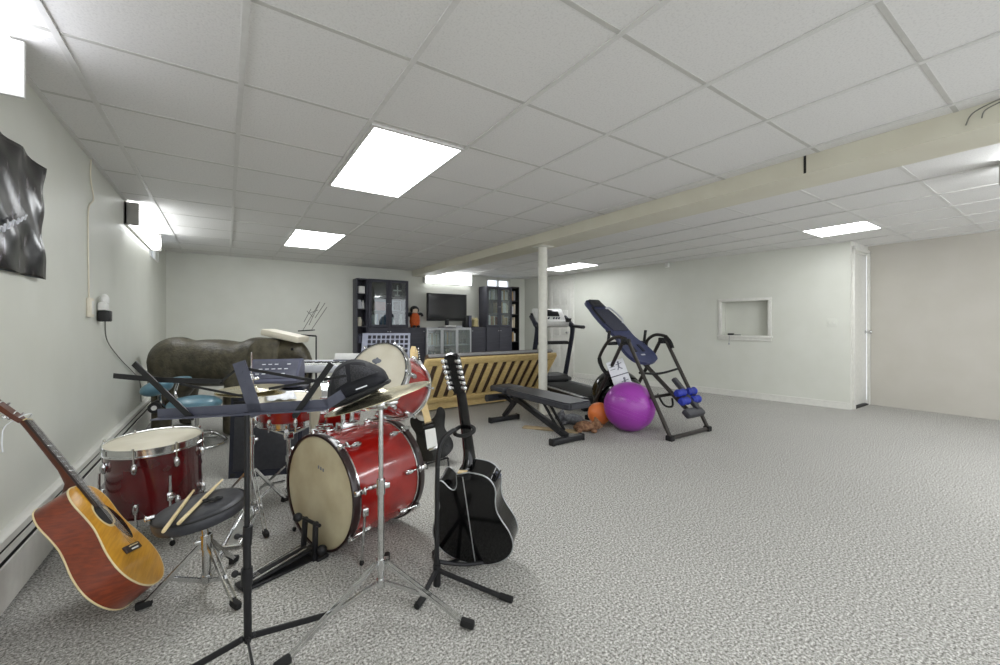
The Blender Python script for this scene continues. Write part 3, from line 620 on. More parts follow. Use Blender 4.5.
# ================================================================ guitars
def interp(tab, n):
    out = []
    for i in range(len(tab) - 1):
        p0 = V(tab[max(0, i - 1)]); p1 = V(tab[i]); p2 = V(tab[i + 1]); p3 = V(tab[min(len(tab) - 1, i + 2)])
        for k in range(n):
            t = k / n; out.append(.5 * ((2 * p1) + (p2 - p0) * t + (2 * p0 - 5 * p1 + 4 * p2 - p3) * t * t + (3 * p1 - p0 - 3 * p2 + p3) * t ** 3))
    out.append(V(tab[-1])); return out
HALF = [(0, 0), (.07, .006), (.135, .034), (.18, .08), (.198, .135), (.187, .20), (.157, .262), (.139, .31), (.138, .36), (.145, .405), (.142, .44), (.122, .475), (.085, .495), (.03, .503)]
CUT = HALF[:9] + [(.143, .395), (.135, .432), (.116, .45), (.098, .44), (.078, .415), (.055, .405), (.036, .43), (.03, .49)]
def guitar(name, label, T, side, top, backm, neckm, board, bind, cut=0, tuners=3, group=None, nutw=.022, detail_back=False):
    t = thing(name, label, 'guitar', T.translation); D = .11
    hl = [(p.x, p.y) for p in interp([V((a, b, 0)) for a, b in HALF], 4)]; cl = [(p.x, p.y) for p in interp([V((a, b, 0)) for a, b in CUT], 4)]
    Rr = cl if cut > 0 else hl; Ll = cl if cut < 0 else hl
    out = Rr + [(-x, y) for x, y in Ll[::-1]][:-1]
    def nb(): b = MB(); b.T = T; return b
    def grid_cap(b, z):   # fan-safe cap
        pass
    b = nb(); b.prism(out, -D, -.003); body = b.build('body', M[side], t, w=True)
    b = nb(); b.prism([(x * .985, y) for x, y in out], -.003, .0005); b.build('soundboard', M[top], t, w=True)
    b = nb(); b.prism([(x * .985, .002 + y * .992) for x, y in out], -D - .002, -D + .001); b.build('back_panel', M[backm], t, w=True)
    for z in (-.002, -D + .001):
        b = nb(); b.tube([(x * 1.002, y, z) for x, y in out], .0032, 6, closed=True); b.build('binding', M[bind], t, w=True)
    b = nb(); b.lathe([(0, 0), (.05, 0), (.05, .0006), (0, .0006)], (0, .352, .0006), (0, 0, 1), 32); b.build('sound_hole', M['dark'], t, w=True)
    b = nb(); b.lathe([(.052, 0), (.062, 0), (.062, .0008), (.052, .0008)], (0, .352, .0006), (0, 0, 1), 36, closed=True); b.build('rosette', M[bind], t, w=True)
    pg = [(.02, .30), (.06, .315), (.072, .37), (.064, .395), (.1, .36), (.118, .30), (.1, .235), (.07, .215), (.035, .25)]
    b = nb(); b.prism([(p.x, p.y) for p in interp([V((x, y, 0)) for x, y in pg + pg[:1]], 3)][:-1], .0006, .0022); b.build('pickguard', M['glossblk'], t, w=True)
    b = nb(); b.box((0, .175, .005), (.15, .03, .009), bev=.003); b.build('bridge', M['fret'], t, w=True)
    b = nb(); b.box((0, .181, .012), (.075, .004, .006)); b.build('saddle', M['bind'], t, w=True)
    for i in range(tuners * 2):
        x = -.028 + .056 * i / (tuners * 2 - 1); b = nb(); b.ell((x, .168, .011), (.0035, .0035, .003), n=8, k=6); b.build('bridge_pin', M['whitepl'], t, w=True)
    nut = .84
    b = nb(); b.prism([(-.028, .385), (.028, .385), (nutw, nut), (-nutw, nut)], .001, .009); b.build('fingerboard', M[board], t, w=True)
    for k in range(1, 20):
        y = nut - .655 * (1 - 2 ** (-k / 12)); w_ = nutw + (.028 - nutw) * (nut - y) / .455
        b = nb(); b.box((0, y, .0095), (2 * w_ - .002, .0022, .002)); b.build('fret', M['chrome'], t, w=True)
    b = nb(); rows = []
    for y, wd, dp in ((.495, .029, .09), (.515, .028, .055), (.54, .0275, .032), (.6, .0265, .022), (.8, .0225, .019), (.85, .022, .02)):
        rows.append([b._v((wd * math.cos(a), y, .002 - dp * math.sin(a))) for a in [PI * k / 10 for k in range(11)]])
    for A, B_ in zip(rows, rows[1:]):
        for k in range(10): b._f([A[k], A[k + 1], B_[k + 1], B_[k]])
        b._f([A[0], B_[0], B_[10], A[10]])
    b._f(rows[0]); b._f(rows[-1][::-1]); b.build('neck', M[neckm], t, w=True)
    b = nb(); b.box((0, nut + .003, .006), (2 * nutw, .005, .012)); b.build('nut', M['bind'], t, w=True)
    hs = T @ Matrix.Translation((0, nut + .006, .0)) @ Matrix.Rotation(R(-12), 4, 'X'); hl_ = .19 if tuners == 3 else .2
    b = MB(); b.T = hs; b.prism([(-.022, 0), (-.034, .03), (-.037, hl_ * .9), (-.026, hl_), (0, hl_ * (.99 if tuners == 3 else 1.04)), (.026, hl_), (.037, hl_ * .9), (.034, .03), (.022, 0)], -.016, 0); b.build('headstock', M[neckm], t, w=True)
    for s in (-1, 1):
        for k in range(tuners):
            y = .038 + (hl_ - .06) * k / (tuners - 1); b = MB(); b.T = hs; q = .8 if tuners > 3 else 1
            b.cyl((s * .024, y, -.022), (s * .024, y, .012), .004 * q, n=8); b.box((s * .026, y, -.02), (.018, .018 * q, .01), bev=.003); b.cyl((s * .03, y, -.02), (s * (.045 if tuners == 3 else .036), y, -.02), .003, n=8); b.ell((s * (.051 if tuners == 3 else .036), y, -.02 if tuners == 3 else -.026), (.008, .010 * q, .006) if tuners == 3 else (.011, .0115, .009), n=10, k=6); b.build('tuning_peg', M['chrome'], t, w=True)
    for i in range(6):
        x0 = -.028 + .056 * i / 5; x1 = -.018 + .036 * i / 5; b = nb(); b.tube([(x0, .172, .013), (x0 * .98, .182, .0155), (x1, nut + .004, .0125)], .0007, 5); b.build('string', M['chrome'], t, w=True)
    return t, nb
Tn = fmat(V((-.2299, 2.1687, .1)), V((.1584, .9434, -.2912)), V((-.5254, .3303, .7841)), V((.836, .0288, .548)))
g1, nb = guitar('acoustic_guitar', 'natural wood acoustic guitar leaning against the left wall', Tn, 'mahog', 'spruce', 'mahog', 'neck', 'fret', 'bind')
b = nb(); b.torus((0, .86, 0), (0, 1, 0), .024, .0022, n=18, k=6); b.tube([(-.022, .86, -.012), (-.03, .85, -.05), (-.045, .80, -.075), (-.05, .76, -.09)], .002, 6, smooth=4); lab(b.build('tie_cord', M['paper'], g1, w=True), 'white cord tied around the nut with its end hanging')
Tb = fmat(V((1.0762, 1.7644, .0321)), V((-.6546, .7551, -.0374)), V((-.225, -.1474, .9631)), V((.7217, .6389, .2664)))
g2, nb = guitar('acoustic_guitar', 'black acoustic guitar seen from behind, hanging in a black floor stand', Tb, 'glossblk', 'glossblk', 'glossblk', 'glossblk', 'fret', 'silver', cut=1, tuners=6)
b = nb(); b.box((0, .245, -.1125), (.005, .47, .002)); lab(b.build('back_strip', M['silver'], g2, w=True), 'thin grey centre seam down the back')
b = nb(); b.box((0, .488, -.1), (.05, .026, .022), bev=.004); lab(b.build('heel_cap', M['maple'], g2, w=True), 'pale wooden heel cap')
b = nb(); b.T = Tb @ fmat(V((-.137, .44, -.055)), V((-.55, .83, 0)), V((0, 0, 1)), V((-.83, -.55, 0))); b.box((0, 0, 0), (.075, .05, .008), bev=.003)
b.build('preamp_panel', M['blackm'], g2, w=True)
for k in range(4):
    b = nb(); b.T = Tb @ fmat(V((-.137, .44, -.055)), V((-.55, .83, 0)), V((0, 0, 1)), V((-.83, -.55, 0))); b.cyl((-.026 + .017 * k, .008, -.006), (-.026 + .017 * k, .008, -.016), .005, n=10); b.cyl((-.026 + .017 * k, .008, .002), (-.026 + .017 * k, .008, .012), .005, n=10); b.build('control_knob', M['slate2'], g2, w=True)
b = nb(); b.cyl((0, -.012, -.05), (0, .004, -.05), .007, n=12); b.ell((0, -.014, -.05), (.009, .005, .009), n=10, k=6); b.build('strap_button', M['chrome'], g2, w=True)
# stand for the black guitar
gs0 = V((.775, 1.653, 0)); gs = thing('guitar_stand', 'black tubular tripod guitar stand holding the black acoustic guitar', 'guitar stand', gs0)
nk = Tb @ V((0, .66, -.01))
pts = [gs0 + V((0, 0, .02)), gs0 + V((.0, 0, .3)), gs0 + V((.005, 0, .56)), gs0 + V((.03, .0, .64)), gs0 + V((.075, -.005, .672)), nk + V((-.055, .0, 0))]
b = MB(); b.tube(pts, .0105, 10, smooth=5); b.cyl(gs0 + V((0, 0, .0)), gs0 + V((0, 0, .09)), .017); b.build('post', M['blackm'], gs, w=True)
yk = Tb.to_3x3(); b = MB(); b.torus(nk + yk @ V((0, 0, -.01)), yk @ V((0, 1, 0)), .046, .009, n=24, k=8); b.build('neck_yoke', M['rubber'], gs, w=True)
for f in (V((.655, 1.566, .012)), V((.972, 1.388, .012)), V((.86, 1.86, .012))):
    b = MB(); d = (f - gs0); d.z = 0; d.normalize(); b.tube([gs0 + V((0, 0, .07)), gs0 + d * .03 + V((0, 0, .062)), f], .0105, 10); l = b.build('leg', M['blackm'], gs, w=True)
    MB().cyl(f - d * .035 + V((0, 0, .006)), f + d * .02 + V((0, 0, .001)), .0135).build('rubber_foot', M['rubber'], l, w=True)
for s in (-1, 1):
    e = Tb @ V((s * .08, -.015, -.05)); e2 = Tb @ V((s * .08, -.012, .03)); b = MB(); b.tube([gs0 + V((.01, 0, .10)), gs0.lerp(e, .5) + V((0, 0, .03)), e + V((0, 0, -.0)), e2, e2 + V((.015, .013, .05))], .009, 8, smooth=5); b.build('cradle_arm', M['blackm'], gs, w=True)
# electric guitar on the floor behind the bass drum
eo = V((1.43, 3.05, .05)); ez = V((-.42, -.86, .28)).normalized(); ey = V((-.10, .34, .94)); ey = (ey - ez * ey.dot(ez)).normalized(); Te = fmat(eo, ey.cross(ez), ey, ez)
eg = thing('electric_guitar', 'black electric guitar with white pickguard on the floor beyond the bass drum', 'guitar', (1.385, 3.08, 0))
eout = [(0, 0), (.08, .008), (.145, .05), (.158, .11), (.135, .18), (.122, .235), (.142, .30), (.155, .355), (.135, .40), (.10, .40), (.078, .36), (.045, .33), (.0, .325), (-.04, .33), (-.07, .35), (-.092, .385), (-.118, .395), (-.138, .365), (-.14, .31), (-.118, .245), (-.128, .18), (-.15, .11), (-.14, .05), (-.08, .008)]
eo_ = [(p.x, p.y) for p in interp([V((x, y, 0)) for x, y in eout + eout[:1]], 3)][:-1]
b = MB(); b.T = Te; b.prism(eo_, -.022, .022); b.build('body', M['glossblk'], eg, w=True)
b = MB(); b.T = Te; b.prism([(-.055, .10), (.03, .095), (.045, .25), (-.04, .255)], .022, .0245); b.build('pickguard', M['whitepl'], eg, w=True)
for y in (.285, .315):
    b = MB(); b.T = Te; b.box((-.005, y - .01, .026), (.085, .018, .008), bev=.003); b.build('pickup', M['blackpl'], eg, w=True)
b = MB(); b.T = Te; b.box((-.005, .095, .027), (.08, .025, .01), bev=.003); b.build('bridge', M['chrome'], eg, w=True)
for x, y in ((.09, .13), (.1, .085)):
    b = MB(); b.T = Te; b.cyl((x, y, .022), (x, y, .036), .011); b.build('control_knob', M['blackpl'], eg, w=True)
b = MB(); b.T = Te; b.prism([(-.028, .30), (.028, .30), (.021, .80), (-.021, .80)], .005, .03); b.build('neck', M['maple'], eg, w=True)
b = MB(); b.T = Te; b.prism([(-.021, .80), (.021, .80), (.034, .84), (.05, .92), (.042, .965), (.01, .975), (-.012, .94), (-.022, .88)], .004, .02); hd_ = b.build('headstock', M['maple'], eg, w=True)
for k in range(6):
    b = MB(); b.T = Te; b.cyl((.02 + .004 * k, .83 + .022 * k, .02), (.02 + .004 * k, .83 + .022 * k, .03), .004, n=8); b.ell((.05 + .002 * k, .83 + .022 * k, .012), (.008, .007, .005), n=8, k=6); b.build('tuning_peg', M['chrome'], eg, w=True)
es = thing('guitar_stand', 'low black stand under the black electric guitar', 'guitar stand', (1.40, 3.12, 0))
b = MB()
for s in (-1, 1):
    p = Te @ V((s * .09, -.01, .035)); q = Te @ V((s * .09, -.01, -.035)); b.tube([V((p.x, p.y, .05)), p + V((0, 0, -.005)), q + V((0, 0, -.005)), V((q.x + .02, q.y + .16, .012))], .008, 8)
    b.tube([V((p.x, p.y, .05)), V((p.x - .015, p.y - .04, .01))], .008, 8)
p = Te @ V((-.09, -.01, -.035)); q = Te @ V((.09, -.01, -.035)); b.tube([p, q], .007, 8); b.tube([(p + q) / 2, (p + q) / 2 + V((.06, .12, .3))], .007, 8)
b.build('frame', M['blackm'], es, w=True)
# ================================================================ amplifier, mixer head, keyboard, grey music desk
az = -TH + .25; am = thing('guitar_amplifier', 'navy black guitar amplifier on the floor behind the snare drum', 'amplifier', (.30, 3.72, 0), az)
b = MB(); b.prism([(-.15, 0), (.16, 0), (.16, .645), (-.086, .645)], -.25, .25, Matrix(((0, 0, 1, 0), (1, 0, 0, 0), (0, 1, 0, 0), (0, 0, 0, 1)))); b.build('cabinet', M['navy'], am)
rt = Matrix.Rotation(math.atan2(.06, .60), 3, 'X')
b = MB(); b.box((0, -.128, .25), (.44, .012, .40), rot=RX(-.1), bev=.004); b.build('grille', M['padblk'], am)
b = MB(); b.box((0, -.105, .53), (.46, .012, .08), rot=RX(-.1), bev=.003); b.build('control_panel', M['blackm'], am)
for k in range(6): b = MB(); b.cyl((-.18 + .07 * k, -.1, .53), (-.18 + .07 * k, -.128, .533), .012, n=12); b.build('control_knob', M['silver'], am)
b = MB(); b.box((0, .02, .665), (.2, .03, .012), bev=.004); b.box((-.1, .02, .653), (.03, .035, .014), bev=.003); b.box((.1, .02, .653), (.03, .035, .014), bev=.003); b.build('handle', M['rubber'], am)
for sx in (-.22, .22):
    for sz in (.02, .58): b = MB(); b.box((sx, -.13 + sz * .1, sz), (.05, .045, .04), bev=.012); b.build('corner_guard', M['blackpl'], am)
mx = thing('mixer_amplifier', 'slate blue wedge shaped sound mixer tilted on top of the amplifier', 'mixer', (.31, 3.67, .672), az)
b = MB(); mm = Matrix(((0, 0, 1, 0), (1, 0, 0, 0), (0, 1, 0, 0), (0, 0, 0, 1))); b.prism([(-.13, .0), (.13, .0), (.15, .13), (.12, .195), (.06, .205), (-.14, .05)], -.16, .2, mm); b.build('case', M['slate2'], mx)
b = MB(); sl = math.atan2(.155, .20); b.box((.02, -.04, .131), (.32, .2, .006), rot=RX(sl), bev=.002); fc = b.build('control_face', M['slate'], mx)
for r_ in range(3):
    for k in range(5):
        if random.random() < .7: b = MB(); b.box((-.09 + .045 * k + .012 * r_, -.04 + .042 * (r_ - 1) , .1345 + .0325 * (r_ - 1)), (.026, .008, .004), rot=RX(sl)); lab(b.build('printed_mark', M['paper'], fc), 'small pale printed mark')
kb_ = thing('keyboard', 'silver white electronic keyboard on a stand, behind the drums', 'keyboard', (.97, 4.17, .035), -.58)
b = MB(); b.box((0, 0, .70), (.98, .34, .07), bev=.015); b.box((0, .13, .745), (.98, .08, .03), bev=.01); b.build('case', M['silverkb'], kb_)
for k in range(36): b = MB(); b.box((-.43 + .0238 * k, -.07, .742), (.022, .15, .016), bev=.002); b.build('white_key', M['whitepl'], kb_)
for k in range(36):
    if k % 7 not in (2, 6): b = MB(); b.box((-.418 + .0238 * k, -.045, .754), (.012, .095, .014), bev=.002); b.build('black_key', M['blackpl'], kb_)
b = MB(); b.box((0, .11, .762), (.3, .05, .008), bev=.002); b.build('display_panel', M['slate'], kb_)
b = MB(); b.box((.1, .13, .79), (.5, .012, .08), rot=RX(-.3), bev=.004); b.build('music_rest', M['whitepl'], kb_)
for s in (-1, 1):
    b = MB(); b.bar((s * .4, -.16, -.02), (s * .4, .16, .66), .03, .03, bev=.004); b.bar((s * .4 - .035 * s, .16, -.02), (s * .4 - .035 * s, -.16, .66), .03, .03, bev=.004); b.bar((s * .4, -.17, -.02), (s * .4, -.11, -.02), .04, .03, bev=.005); b.bar((s * .4 - .035 * s, .17, -.02), (s * .4 - .035 * s, .11, -.02), .04, .03, bev=.005); b.bar((s * .42, -.16, .655), (s * .3, -.16, .655), .03, .02); b.bar((s * .42, .16, .655), (s * .3, .16, .655), .03, .02); b.build('cross_leg', M['blackm'], kb_)
# perforated grey music desk on its pole
gm = thing('music_stand', 'grey music stand with square holes punched through its desk, behind the red tom', 'music stand', (1.47, 4.45, 0), -.46)
DT = Matrix.Translation((0, 0, .90)) @ Matrix.Rotation(R(-22), 4, 'X'); W_, H_ = .52, .34; b = MB(); b.T = DT
cols = 9; rws = 5; px0 = -.2; cw = .036; gw = .05
xs_ = [-W_ / 2] + [v for k in range(cols) for v in (px0 + gw * k, px0 + gw * k + cw)] + [W_ / 2]; zs_ = [-H_ / 2] + [v for k in range(rws) for v in (-H_ / 2 + .055 + .055 * k, -H_ / 2 + .055 + .055 * k + .04)] + [H_ / 2]
for i in range(len(xs_) - 1):
    for j in range(len(zs_) - 1):
        if i % 2 and j % 2: continue
        x0, x1, z0, z1 = xs_[i], xs_[i + 1], zs_[j], zs_[j + 1]; b.box(((x0 + x1) / 2, 0, (z0 + z1) / 2), (x1 - x0, .004, z1 - z0))
b.build('desk', mat('grey_desk_paint', (150, 154, 170), .5), gm)
b = MB(); b.T = DT; b.box((0, -.03, -H_ / 2), (W_, .06, .006), bev=.002); b.box((0, -.058, -H_ / 2 + .01), (W_, .005, .025)); b.build('ledge', M['slate2'], gm)
b = MB(); b.cyl((0, .03, .06), (0, .03, .9), .011); b.cyl((0, .03, .05), (0, .03, .45), .016); b.build('post', M['slate'], gm)
for k in range(3):
    a = R(90 + 120 * k); b = MB(); b.tube([(0, .03, .08), (.06 * math.cos(a), .03 + .06 * math.sin(a), .07), (.26 * math.cos(a), .03 + .26 * math.sin(a), .012)], .01, 8); b.build('leg', M['slate'], gm)
# ================================================================ elephant statue
ed = thing('elephant_statue', 'large dark grey elephant statue standing in the far left corner', 'statue', (-.1, 5.45, 0))
e0, e1 = V((-.44, 5.74, .76)), V((.30, 5.2, .78)); dr_ = (e1 - e0).normalized(); sdv = V((dr_.y, -dr_.x, 0)).normalized()
rotb = RZ(math.atan2(dr_.y, dr_.x))
b = MB()
b.ell(e0 + V((0, 0, -.01)), (.29, .26, .28), rot=rotb, n=24, k=16); b.ell(e0 + V((-.05, -.06, -.22)), (.25, .17, .26), rot=rotb, n=24, k=16); b.ell(e0.lerp(e1, .45) + V((0, 0, -.035)), (.62, .275, .265), rot=rotb, n=24, k=16); b.ell(e1, (.26, .22, .25), rot=rotb, n=24, k=16)
hd = V((.60, 5.0, .86)); b.tube([e1 + V((0, 0, .03)), e1.lerp(hd, .5) + V((0, 0, .03)), hd], [.2, .17, .14], 16); b.ell(hd, (.17, .14, .155), rot=rotb, n=20, k=12); b.ell(hd + V((.03, -.02, -.10)), (.12, .10, .12), rot=rotb)
b.tube([hd + dr_ * .1 + V((0, 0, .0)), hd + dr_ * .17 + V((0, 0, -.12)), hd + dr_ * .19 + V((0, 0, -.28)), hd + dr_ * .17 + V((0, 0, -.42)), hd + dr_ * .21 + V((0, 0, -.5)), hd + dr_ * .28 + V((0, 0, -.47))], [.1, .075, .058, .048, .04, .034], 12, smooth=4)
for (px, py, top_) in ((.06, 5.10, e1 + V((-.12, -.05, -.1))), (.24, 5.42, e1 + V((-.02, .1, -.1))), (-.56, 5.55, e0 + V((0, -.12, -.1))), (-.36, 5.92, e0 + V((.06, .1, -.1)))):
    b.tube([top_, V((px, py, .42)).lerp(top_, .15), V((px, py, .22)), V((px, py, .09)), V((px, py, .01))], [.15, .12, .095, .098, .115], 16)
    b.ell(V((px, py, .04)), (.115, .115, .045))
ob = b.build('body', M['elep'], ed, w=True); rm = ob.modifiers.new('join', 'REMESH'); rm.mode = 'VOXEL'; rm.voxel_size = .022; rm.use_smooth_shade = True; sm = ob.modifiers.new('smooth', 'SMOOTH'); sm.iterations = 45; sm.factor = .6
for s in (1, -1):
    b = MB(); base = hd + sdv * s * .12 - dr_ * .05
    oy = [(0, .13), (-.12, .15), (-.24, .10), (-.29, -.04), (-.25, -.2), (-.15, -.28), (-.07, -.2), (-.02, -.06)]
    pts = interp([V((x, y, 0)) for x, y in oy + oy[:1]], 3)[:-1]; fl = []
    for p in pts: fl.append(base + dr_ * p.x + V((0, 0, p.y)) + sdv * s * (.02 + .10 * min(1, abs(p.x) / .2)))
    ctr = base + dr_ * -.12 + V((0, 0, -.02)) + sdv * s * .06
    A_ = [b._v(p) for p in fl]; m_ = [b._v(p.lerp(ctr, .5) + sdv * s * .012) for p in fl]; cv = b._v(ctr); n = len(A_)
    for i in range(n): b._f([A_[i], A_[(i + 1) % n], m_[(i + 1) % n], m_[i]]); b._f([m_[i], m_[(i + 1) % n], cv])
    e_ = b.build('ear', M['elear'], ed, w=True); e_.modifiers.new('t', 'SOLIDIFY').thickness = .022
    b = MB(); q = hd + sdv * s * .075 + dr_ * .12 + V((0, 0, -.12)); b.tube([q, q + dr_ * .06 + V((0, 0, -.06)), q + dr_ * .12 + V((0, 0, -.05))], [.018, .015, .005], 10, smooth=4); b.build('tusk', M['ivory'], ed, w=True)
    b = MB(); b.ell(hd + sdv * s * .128 + dr_ * .08 + V((0, 0, .03)), (.014, .014, .014), n=10, k=8); b.build('eye', M['glossblk'], ed, w=True)
b = MB(); b.tube([e0 - dr_ * .26 + V((0, 0, .1)), e0 - dr_ * .31 + V((0, 0, -.1)), e0 - dr_ * .29 + V((0, 0, -.32))], [.028, .02, .014], 8, smooth=4); b.ell(e0 - dr_ * .29 + V((0, 0, -.36)), (.022, .022, .06)); b.build('tail', M['elep'], ed, w=True)
# cream pad on the elephant and folded wire stand behind its head
b = MB(); b.box((0, 0, .035), (.42, .24, .07), bev=.02); cu = V((.53, 4.97, 1.0))
o = b.build('cushion', M['ivory'], base=(0, 0, 0)); o.location = cu; o.rotation_euler = (R(0), R(12), math.atan2(dr_.y, dr_.x)); tag(o, 'cream white cushion lying on the elephant statue neck', 'cushion')
ws0 = V((.86, 5.06, 0)); ws = thing('music_stand', 'wire music stand with open chrome lattice rising behind the elephant head', 'music stand', ws0, -TH)
K5 = (ws0.x * SN + ws0.y * CS) / FPX; pxo = 500 + FPX * (ws0.x * CS - ws0.y * SN) / (ws0.x * SN + ws0.y * CS)
def wp(px, py, y=0): return V(((px - pxo) * K5, y, EYE - (py - 325) * K5))
b = MB(); b.cyl((0, 0, .05), (0, 0, .6), .011); b.cyl((0, 0, .6), tuple(wp(pxo, 336)), .008); b.tube([wp(pxo, 336), wp(301, 335)], .01, 6); b.build('post', M['blackm'], ws)
b = MB(); b.bar(wp(299, 331), wp(314, 330), .05, .012); b.build('ledge', M['blackm'], ws)
for p, q in (((303, 330), (320, 302)), ((312, 329), (327, 307)), ((304, 322), (311, 309)), ((307, 311), (313, 317)), ((309, 325), (319, 304)), ((310, 313), (318, 310)), ((315, 318), (325, 303))):
    b = MB(); b.tube([wp(*p), wp(*q)], .0035, 6); b.build('lattice_rod', M['wire'], ws)
for k in range(3):
    a = R(90 + 120 * k); b = MB(); b.tube([(0, 0, .3), (.22 * math.cos(a), .22 * math.sin(a), .012)], .008, 8); b.build('leg', M['blackm'], ws)
# ================================================================ teal padded seat
ch = thing('padded_chair', 'teal vinyl padded seat on a chrome and black frame beside the elephant', 'chair', (-.27, 4.75, 0), -.6)
def tp(px, py, d): return at(px, py, d)
def pad(c, r_, rot):
    b = MB(); b.ell(c, r_, rot=rot, n=28, k=14); return b
sc_ = at(195, 404, 3.9)
pad(sc_, (.225, .21, .08), RZ(-.6)).build('seat_pad', M['teal'], ch, w=True)
b = MB(); b.lathe([(0, -.04), (.18, -.04), (.19, -.03), (.19, -.02), (0, -.02)], sc_ + V((0, 0, -.015)), (0, 0, 1), 28); b.build('seat_pan', M['blackpl'], ch, w=True)
bc = at(157, 388, 3.85)
pad(bc, (.11, .15, .068), RZ(-.6) @ RY(-.45)).build('arm_pad', M['teal'], ch, w=True)
cc_ = at(178, 380, 4.1)
pad(cc_, (.13, .08, .034), RZ(-.6) @ RY(-.16)).build('arm_pad', M['teal'], ch, w=True)
b = MB(); b.tube([bc + V((.02, 0, -.03)), bc + V((.03, .02, -.16)), sc_ + V((-.12, -.05, -.07))], .014, 8, smooth=4); b.tube([cc_ + V((0, 0, -.02)), cc_ + V((-.02, .02, -.15)), sc_ + V((-.06, .12, -.06))], .014, 8, smooth=4); b.build('arm_tube', M['chrome'], ch, w=True)
b = MB(); b.cyl(sc_ + V((0, 0, -.05)), V((sc_.x, sc_.y, .08)), .03); b.cyl(V((sc_.x, sc_.y, .05)), V((sc_.x, sc_.y, .12)), .045); b.build('column', M['chrome'], ch, w=True)
c0 = V((sc_.x, sc_.y, 0)); b = MB(); b.torus(c0 + V((0, 0, .016)), (0, 0, 1), .25, .014, n=40, k=10); b.torus(c0 + V((0, 0, .10)), (0, 0, 1), .14, .010, n=32, k=8)
for k in range(4):
    a = R(20 + 90 * k); d = V((math.cos(a), math.sin(a), 0)); b.tube([c0 + d * .03 + V((0, 0, .10)), c0 + d * .14 + V((0, 0, .10)), c0 + d * .25 + V((0, 0, .018))], .010, 8, smooth=3)
b.build('base_ring', M['chrome'], ch, w=True)
b = MB(); wc = at(154, 408, 3.8); b.cyl(wc + V((0, .0, 0)), wc + V((.01, .2, 0)), .05); b.build('side_bracket', M['blackpl'], ch, w=True)
b = MB(); b.cyl(wc + V((0, -.012, 0)), wc + V((0, .002, 0)), .022); lab(b.build('end_cap', M['whitepl'], ch, w=True), 'round white plastic end cap')
# ================================================================ left wall things
b = MB(); n = 26; m2 = 30; gr = []
for i in range(n + 1):
    row = []
    for j in range(m2 + 1):
        y = 2.0 + .94 * i / n; z = 1.375 + (1.93 - 1.375) * j / m2 + .006 * math.sin(i * .7) * (j / m2) + .03 * (1 - i / n) * (j / m2)
        y += -.05 * math.sin(PI * j / m2) * (i / n) ** 3 * .6
        x = XL + .014 + .007 * math.sin(i * .8 + .8 * math.sin(j * .35)) * (.5 + .5 * math.sin(j * .21 + 1)) + .003 * math.sin(j * .55 + i * .9) + .05 * max(0, i / n - .78) * (1 + .3 * math.sin(j * .4))
        row.append(b._v((x, y, z)))
    gr.append(row)
for i in range(n):
    for j in range(m2): b._f([gr[i][j], gr[i + 1][j], gr[i + 1][j + 1], gr[i][j + 1]])
pm = mat('glossy_poster', (168, 166, 186), .22, col2=(15, 14, 18), scale=5, detail=9, stretch=(1, 4.5, 1.3), lo=.54, hi=.8)
cr_ = [n_ for n_ in pm.node_tree.nodes if n_.type == 'VALTORGB'][0].color_ramp; el_ = cr_.elements.new(.63); el_.color = lin((64, 56, 54))
o = b.build('poster', pm, base=(XL, 2.47, 1.37), ang=80); tag(o, 'dark glossy crinkled poster pinned to the left wall', 'poster'); o.modifiers.new('t', 'SOLIDIFY').thickness = .001
po_ = o; b = MB(); pts = []
for k in range(38): pts.append((XL + .034 + .002 * math.sin(k), 2.30 + .0105 * k, 1.465 + .0045 * k + (.022 if k % 4 < 2 else -.008) * (1 - k / 60)))
b.tube(pts, .004, 5); sc0 = b.build('printed_scrawl', M['silverkb']); sc0.parent = po_; sc0.matrix_parent_inverse = Matrix.Translation(-V(po_.location)); lab(sc0, 'pale handwritten-looking scrawl')
b = MB(); b.box((XL + .012, 3.82, 1.268), (.024, .09, .13), bev=.008); o = thing('wall_outlet', 'cream surface mounted outlet box on the left wall', 'outlet', (XL, 3.82, 1.268)); b.build('box', M['ivory'], o, w=True)
b = MB(); b.box((XL + .025, 3.82, 1.268), (.004, .05, .09), bev=.002); b.build('cover_plate', M['white'], o, w=True)
o = thing('plug_in_light', 'white plug-in night light on the outlet above the black adapter', 'night light', (XL, 4.08, 1.30)); b = MB(); b.box((XL + .03, 4.07, 1.285), (.05, .09, .06), bev=.012); b.build('base', M['whitepl'], o, w=True); b = MB(); b.ell((XL + .035, 4.08, 1.33), (.028, .05, .045)); b.build('lamp_shade', M['whitepl'], o, w=True)
o = thing('power_adapter', 'black power adapter plugged in on the left wall, its cord running to the corner', 'adapter', (XL, 4.09, 1.22)); b = MB(); b.box((XL + .04, 4.07, 1.215), (.065, .085, .08), bev=.008); b.build('body', M['blackpl'], o, w=True)
b = MB(); b.tube([(XL + .04, 4.07, 1.18), (XL + .02, 4.25, 1.03), (XL + .012, 4.75, .86), (XL + .012, 5.3, .70), (XL + .014, 5.7, .56), (XL + .02, 5.75, .33)], .004, 6, smooth=6); b.build('cord', M['wire'], o, w=True)
b = MB(); b.tube([(XL + .006, 3.82, 1.33), (XL + .006, 3.80, 1.7), (XL + .006, 3.81, 1.93), (XL + .012, 3.90, 2.02), (XL + .006, 3.86, 2.15), (XL + .006, 3.87, 2.28)], .0045, 6, smooth=6)
tag(b.build('cord', M['ivory'], base=(XL, 3.82, 1.33)), 'thin cream cord running up the left wall from the outlet to the ceiling', 'cord')
